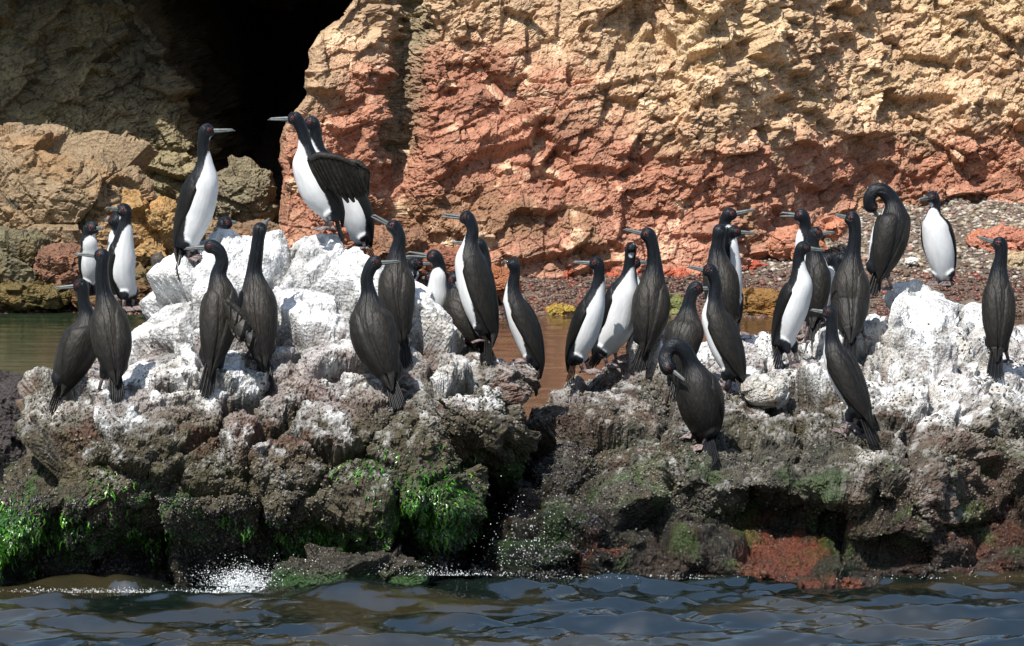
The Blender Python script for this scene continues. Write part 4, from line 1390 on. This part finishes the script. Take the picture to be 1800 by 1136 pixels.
bird('tall cormorant preening with its neck arched down in front of the pebble beach',
     (1533, 520), (1543, 480), (1560, 425), (1572, 380), [(1569, 356), (1556, 338), (1540, 334), (1529, 346)], (1530, 360), (1548, 388), 36, 120, (1558, 512), dh=23.7, white=True, throat=False, nF=[20, 22, 22, 20])
bird('white-fronted cormorant standing on the white peak at right, breast to the camera',
     (1668, 505), (1662, 490), (1652, 440), (1643, 392), [(1642, 376), (1644, 362)], (1640, 347), (1612, 350), 31, 248, (1655, 500), dh=23.8, ws=.85, hb=-.5)
bird('cormorant seen from behind at the right edge of the picture, beak to the upper left',
     (1748, 666), (1752, 615), (1755, 558), (1755, 505), [(1756, 475), (1760, 450)], (1758, 430), (1718, 416), 31, 94, (1762, 640), dh=22.3, white=False)
bird('small-bodied cormorant low at the front of the right rock, facing left',
     (1541, 785), (1518, 730), (1492, 675), (1468, 622), [(1463, 600), (1462, 572)], (1459, 551), (1424, 544), 32, 133, (1492, 762), dh=21.1, ws=.95)
# ------------------------------------------------------------------ mussels, seaweed, spray
def surface_pick(V, Nn, n, fn):
    """random points of a rock's surface, kept with probability fn(points, normals)"""
    i = rng.integers(0, len(V), n * 6)
    p = fn(V[i], Nn[i])
    i = i[rng.random(len(i)) < p][:n]
    return V[i], Nn[i]


def pxs(V): return V[:, 0] / V[:, 1] * FPX + 900
def pys(V): return 568 - FPX * np.tan(np.arctan2(V[:, 2] - CAM_H, V[:, 1]) + PITCH)


def shellpick(V, Nn):
    z = V[:, 2]; px = pxs(V); nn_ = fbm(V, 3.5, 3, 301)
    return sstep(-.05, .15, nn_ + .25 * np.exp(-((z - .28) / .14) ** 2)) * sstep(.62, .42, z + .1 * nn_) * sstep(-.05, .02, z) * (Nn[:, 1] < .25)


mc, mn = surface_pick(VL, NL, 11000, shellpick)
def shellR(V, Nn):
    px = pxs(V); z = V[:, 2]; nn_ = fbm(V, 3.5, 3, 303)
    return sstep(0, .15, nn_ + .1) * sstep(1090, 1040, px) * sstep(.85, .70, z) * (Nn[:, 1] < .25) + .22 * sstep(.05, .25, nn_) * sstep(.5, .3, z) * (Nn[:, 1] < .25)
mc2, mn2 = surface_pick(VR, NR, 5000, shellR)
for nm, c_, n_, lb in (('mussels', mc, mn, 'crust of small dark mussels low on the left rock'), ('mussels', mc2, mn2, 'patches of dark mussels low on the right rock')):
    k = len(c_)
    s = rng.uniform(.006, .0125, k)
    colr = np.array([(.018, .016, .024), (.03, .026, .026), (.055, .045, .038), (.012, .012, .014), (.11, .10, .09)])[rng.choice(5, k, p=[.32, .27, .2, .16, .05])]
    scatter(nm, c_ + n_ * .004, np.stack([s * .6, s * .45, s * 1.15], 1), colr * rng.uniform(.7, 1.4, (k, 1)), M_mussel, lb, 'mussels', rough=.3, normals=n_ + rng.normal(0, .5, (k, 3)))

# barnacle and limpet grains over the dry crust
def grain(V, Nn):
    z = V[:, 2]
    return sstep(.15, .4, z) * sstep(1.15, .7, z) * (Nn[:, 1] < .25) * sstep(-.2, .2, fbm(V, 5, 3, 311))
for VV, NNv, k0, lb in ((VL, NL, 9000, 'grey-brown barnacle crust on the left rock'), (VR, NR, 9000, 'grey-brown barnacle crust on the right rock')):
    c_, n_ = surface_pick(VV, NNv, k0, grain)
    k = len(c_); s = rng.uniform(.004, .009, k)
    colr = np.array([(.10, .088, .06), (.065, .055, .033), (.16, .145, .115), (.035, .03, .02)])[rng.choice(4, k)] * rng.uniform(.7, 1.2, (k, 1))
    scatter('barnacles', c_ + n_ * .001, np.stack([s, s, s * .8], 1), colr, M_mussel, lb, 'barnacles', rough=.8, normals=n_)


def weed(name, V, Nn, n, fn, length, lb):
    c_, n_ = surface_pick(V, Nn, n, fn)
    k = len(c_)
    down = np.array([0, 0, -1.0]) - n_ * (n_[:, 2] * -1)[:, None]
    down /= np.linalg.norm(down, axis=1, keepdims=True) + 1e-6
    side = np.cross(down, n_); side /= np.linalg.norm(side, axis=1, keepdims=True) + 1e-6
    ln = length * rng.uniform(.35, 1.1, k); wd = rng.uniform(.0022, .0060, k)
    sw = rng.normal(0, .22, k)
    Vs = []; Fs = []; Cs = []
    steps = 5
    base = np.array([(.030, .12, .008), (.06, .20, .012), (.012, .055, .006), (.10, .25, .02), (.03, .07, .008)])[rng.choice(5, k, p=[.34, .2, .26, .08, .12])] * rng.uniform(.6, 1.3, (k, 1))
    out = n_ * .7 + rng.normal(0, .16, (k, 3))
    tw = rng.normal(0, .6, k)
    for s_i in range(steps):
        t = s_i / (steps - 1)
        ctr = c_ + out * (.004 + .035 * math.sin(min(1, t * 1.5) * 2.2) * (length / .12) * rng.uniform(.6, 1.2, (k, 1))) + down * (ln * t)[:, None] + side * (sw * ln * t * t)[:, None] \
            + side * (.004 * np.sin(t * 9 + c_[:, 0] * 90))[:, None]
        ww = wd * (1 - .75 * t ** 2)
        sd = side * np.cos(tw * t)[:, None] + out * np.sin(tw * t)[:, None]
        Vs += [ctr - sd * ww[:, None], ctr + out * (ww * .35)[:, None], ctr + sd * ww[:, None]]
        Cs += [base * (.8 + .3 * t)] * 3
    W = np.stack(Vs, 1).reshape(-1, 3); Cc = np.stack(Cs, 1).reshape(-1, 3)
    f = []
    for s_i in range(steps - 1):
        for a in (0, 1):
            o = s_i * 3 + a
            f.append([o, o + 1, o + 4, o + 3])
    F = (np.array(f)[None] + (np.arange(k) * steps * 3)[:, None, None]).reshape(-1, 4)
    me = make_mesh(name, W, F, M_weed, Cc, smooth=True)
    tag(link(name, me), lb, 'seaweed', kind='stuff')


def g2(px, py, cx_, cy_, sx_, sy_): return np.exp(-((px - cx_) / sx_) ** 2 - ((py - cy_) / sy_) ** 2)

def weedL(V, Nn):
    px = pxs(V); py = pys(V); f = Nn[:, 1] < .3
    p = 1.8 * g2(px, py, 765, 895, 66, 48) + 1.1 * g2(px, py, 715, 945, 40, 30) * 0 + .22 * g2(px, py, 185, 855, 34, 26) + .35 * g2(px, py, 640, 820, 40, 18)
    line = 942 + 10 * np.sin(px / 37.0) + 8 * np.sin(px / 13.0)
    p = p + (.9 * np.exp(-((py - line) / 16.0) ** 2)) * sstep(620, 560, px) * sstep(-.1, .25, fbm(V, 5, 2, 331) + .12)
    p = p + 1.0 * sstep(70, 20, px) * np.exp(-((py - 945) / 50.0) ** 2) + .8 * sstep(170, 100, px) * np.exp(-((py - 925) / 22.0) ** 2)
    return np.clip(p, 0, 1) * f
weed('seaweed', VL, NL, 36000, weedL, .045, 'bright green seaweed hanging on the foot of the left rock')
def weedR(V, Nn):
    px = pxs(V); py = pys(V); f = Nn[:, 1] < .3
    p = .35 * g2(px, py, 1275, 850, 22, 14) + .25 * g2(px, py, 1480, 885, 15, 12) + .25 * g2(px, py, 1370, 910, 40, 14) + .2 * g2(px, py, 1010, 850, 40, 12) + .3 * g2(px, py, 1475, 1000, 10, 14)
    return np.clip(p, 0, 1) * f
weed('seaweed', VR, NR, 500, weedR, .03, 'small tufts of green seaweed on the right rock')

# foam and spray where the swell breaks; specks on the right rock imitate glints
fc = []; fs = []
for (px, py, sx_, sy_, k, top) in ((425, 1030, 36, 16, 2600, .9), (560, 1012, 90, 16, 420, .3), (700, 1000, 60, 10, 120, .2), (250, 1042, 150, 4, 1200, .1), (780, 1012, 60, 5, 500, .1), (1100, 1018, 90, 4, 400, .1), (925, 995, 42, 55, 420, .3), (1500, 1018, 260, 4, 160, .1)):
    g = rng.normal(0, 1, (k, 2))
    xx = px + g[:, 0] * sx_; yy = py - np.abs(g[:, 1]) * sy_
    dd = rng.uniform(19.72, 19.95, k) if px < 850 else rng.uniform(20.0, 20.3, k)
    for a, b_, d_ in zip(xx, yy, dd): fc.append(P(a, b_, d_))
    fs.append(.0007 + .0022 * rng.random(k) ** 3)
    if top > .8:
        k2 = 1500
        for _i in range(k2):
            a = px + rng.normal(0, .8) * sx_; h_ = max(0, 1 - ((a - px) / (sx_ * 1.6)) ** 2)
            fc.append(P(a, 1046 - 46 * h_ * rng.random() ** 1.3 * rng.choice([1, .6, .3]), rng.uniform(19.75, 19.85)))
        fs.append(.0012 + .0035 * rng.random(k2) ** 2)
fc = np.array(fc); fs = np.concatenate(fs)
scatter('sea_foam_glints', fc, np.stack([fs, fs, fs], 1), np.ones((len(fc), 3)) * .85, M_foam_glints, 'white spray where the swell breaks on the left rock, and specks imitating wet glints', 'foam')
for s_ in remesh_stats: print('BIRD', s_)
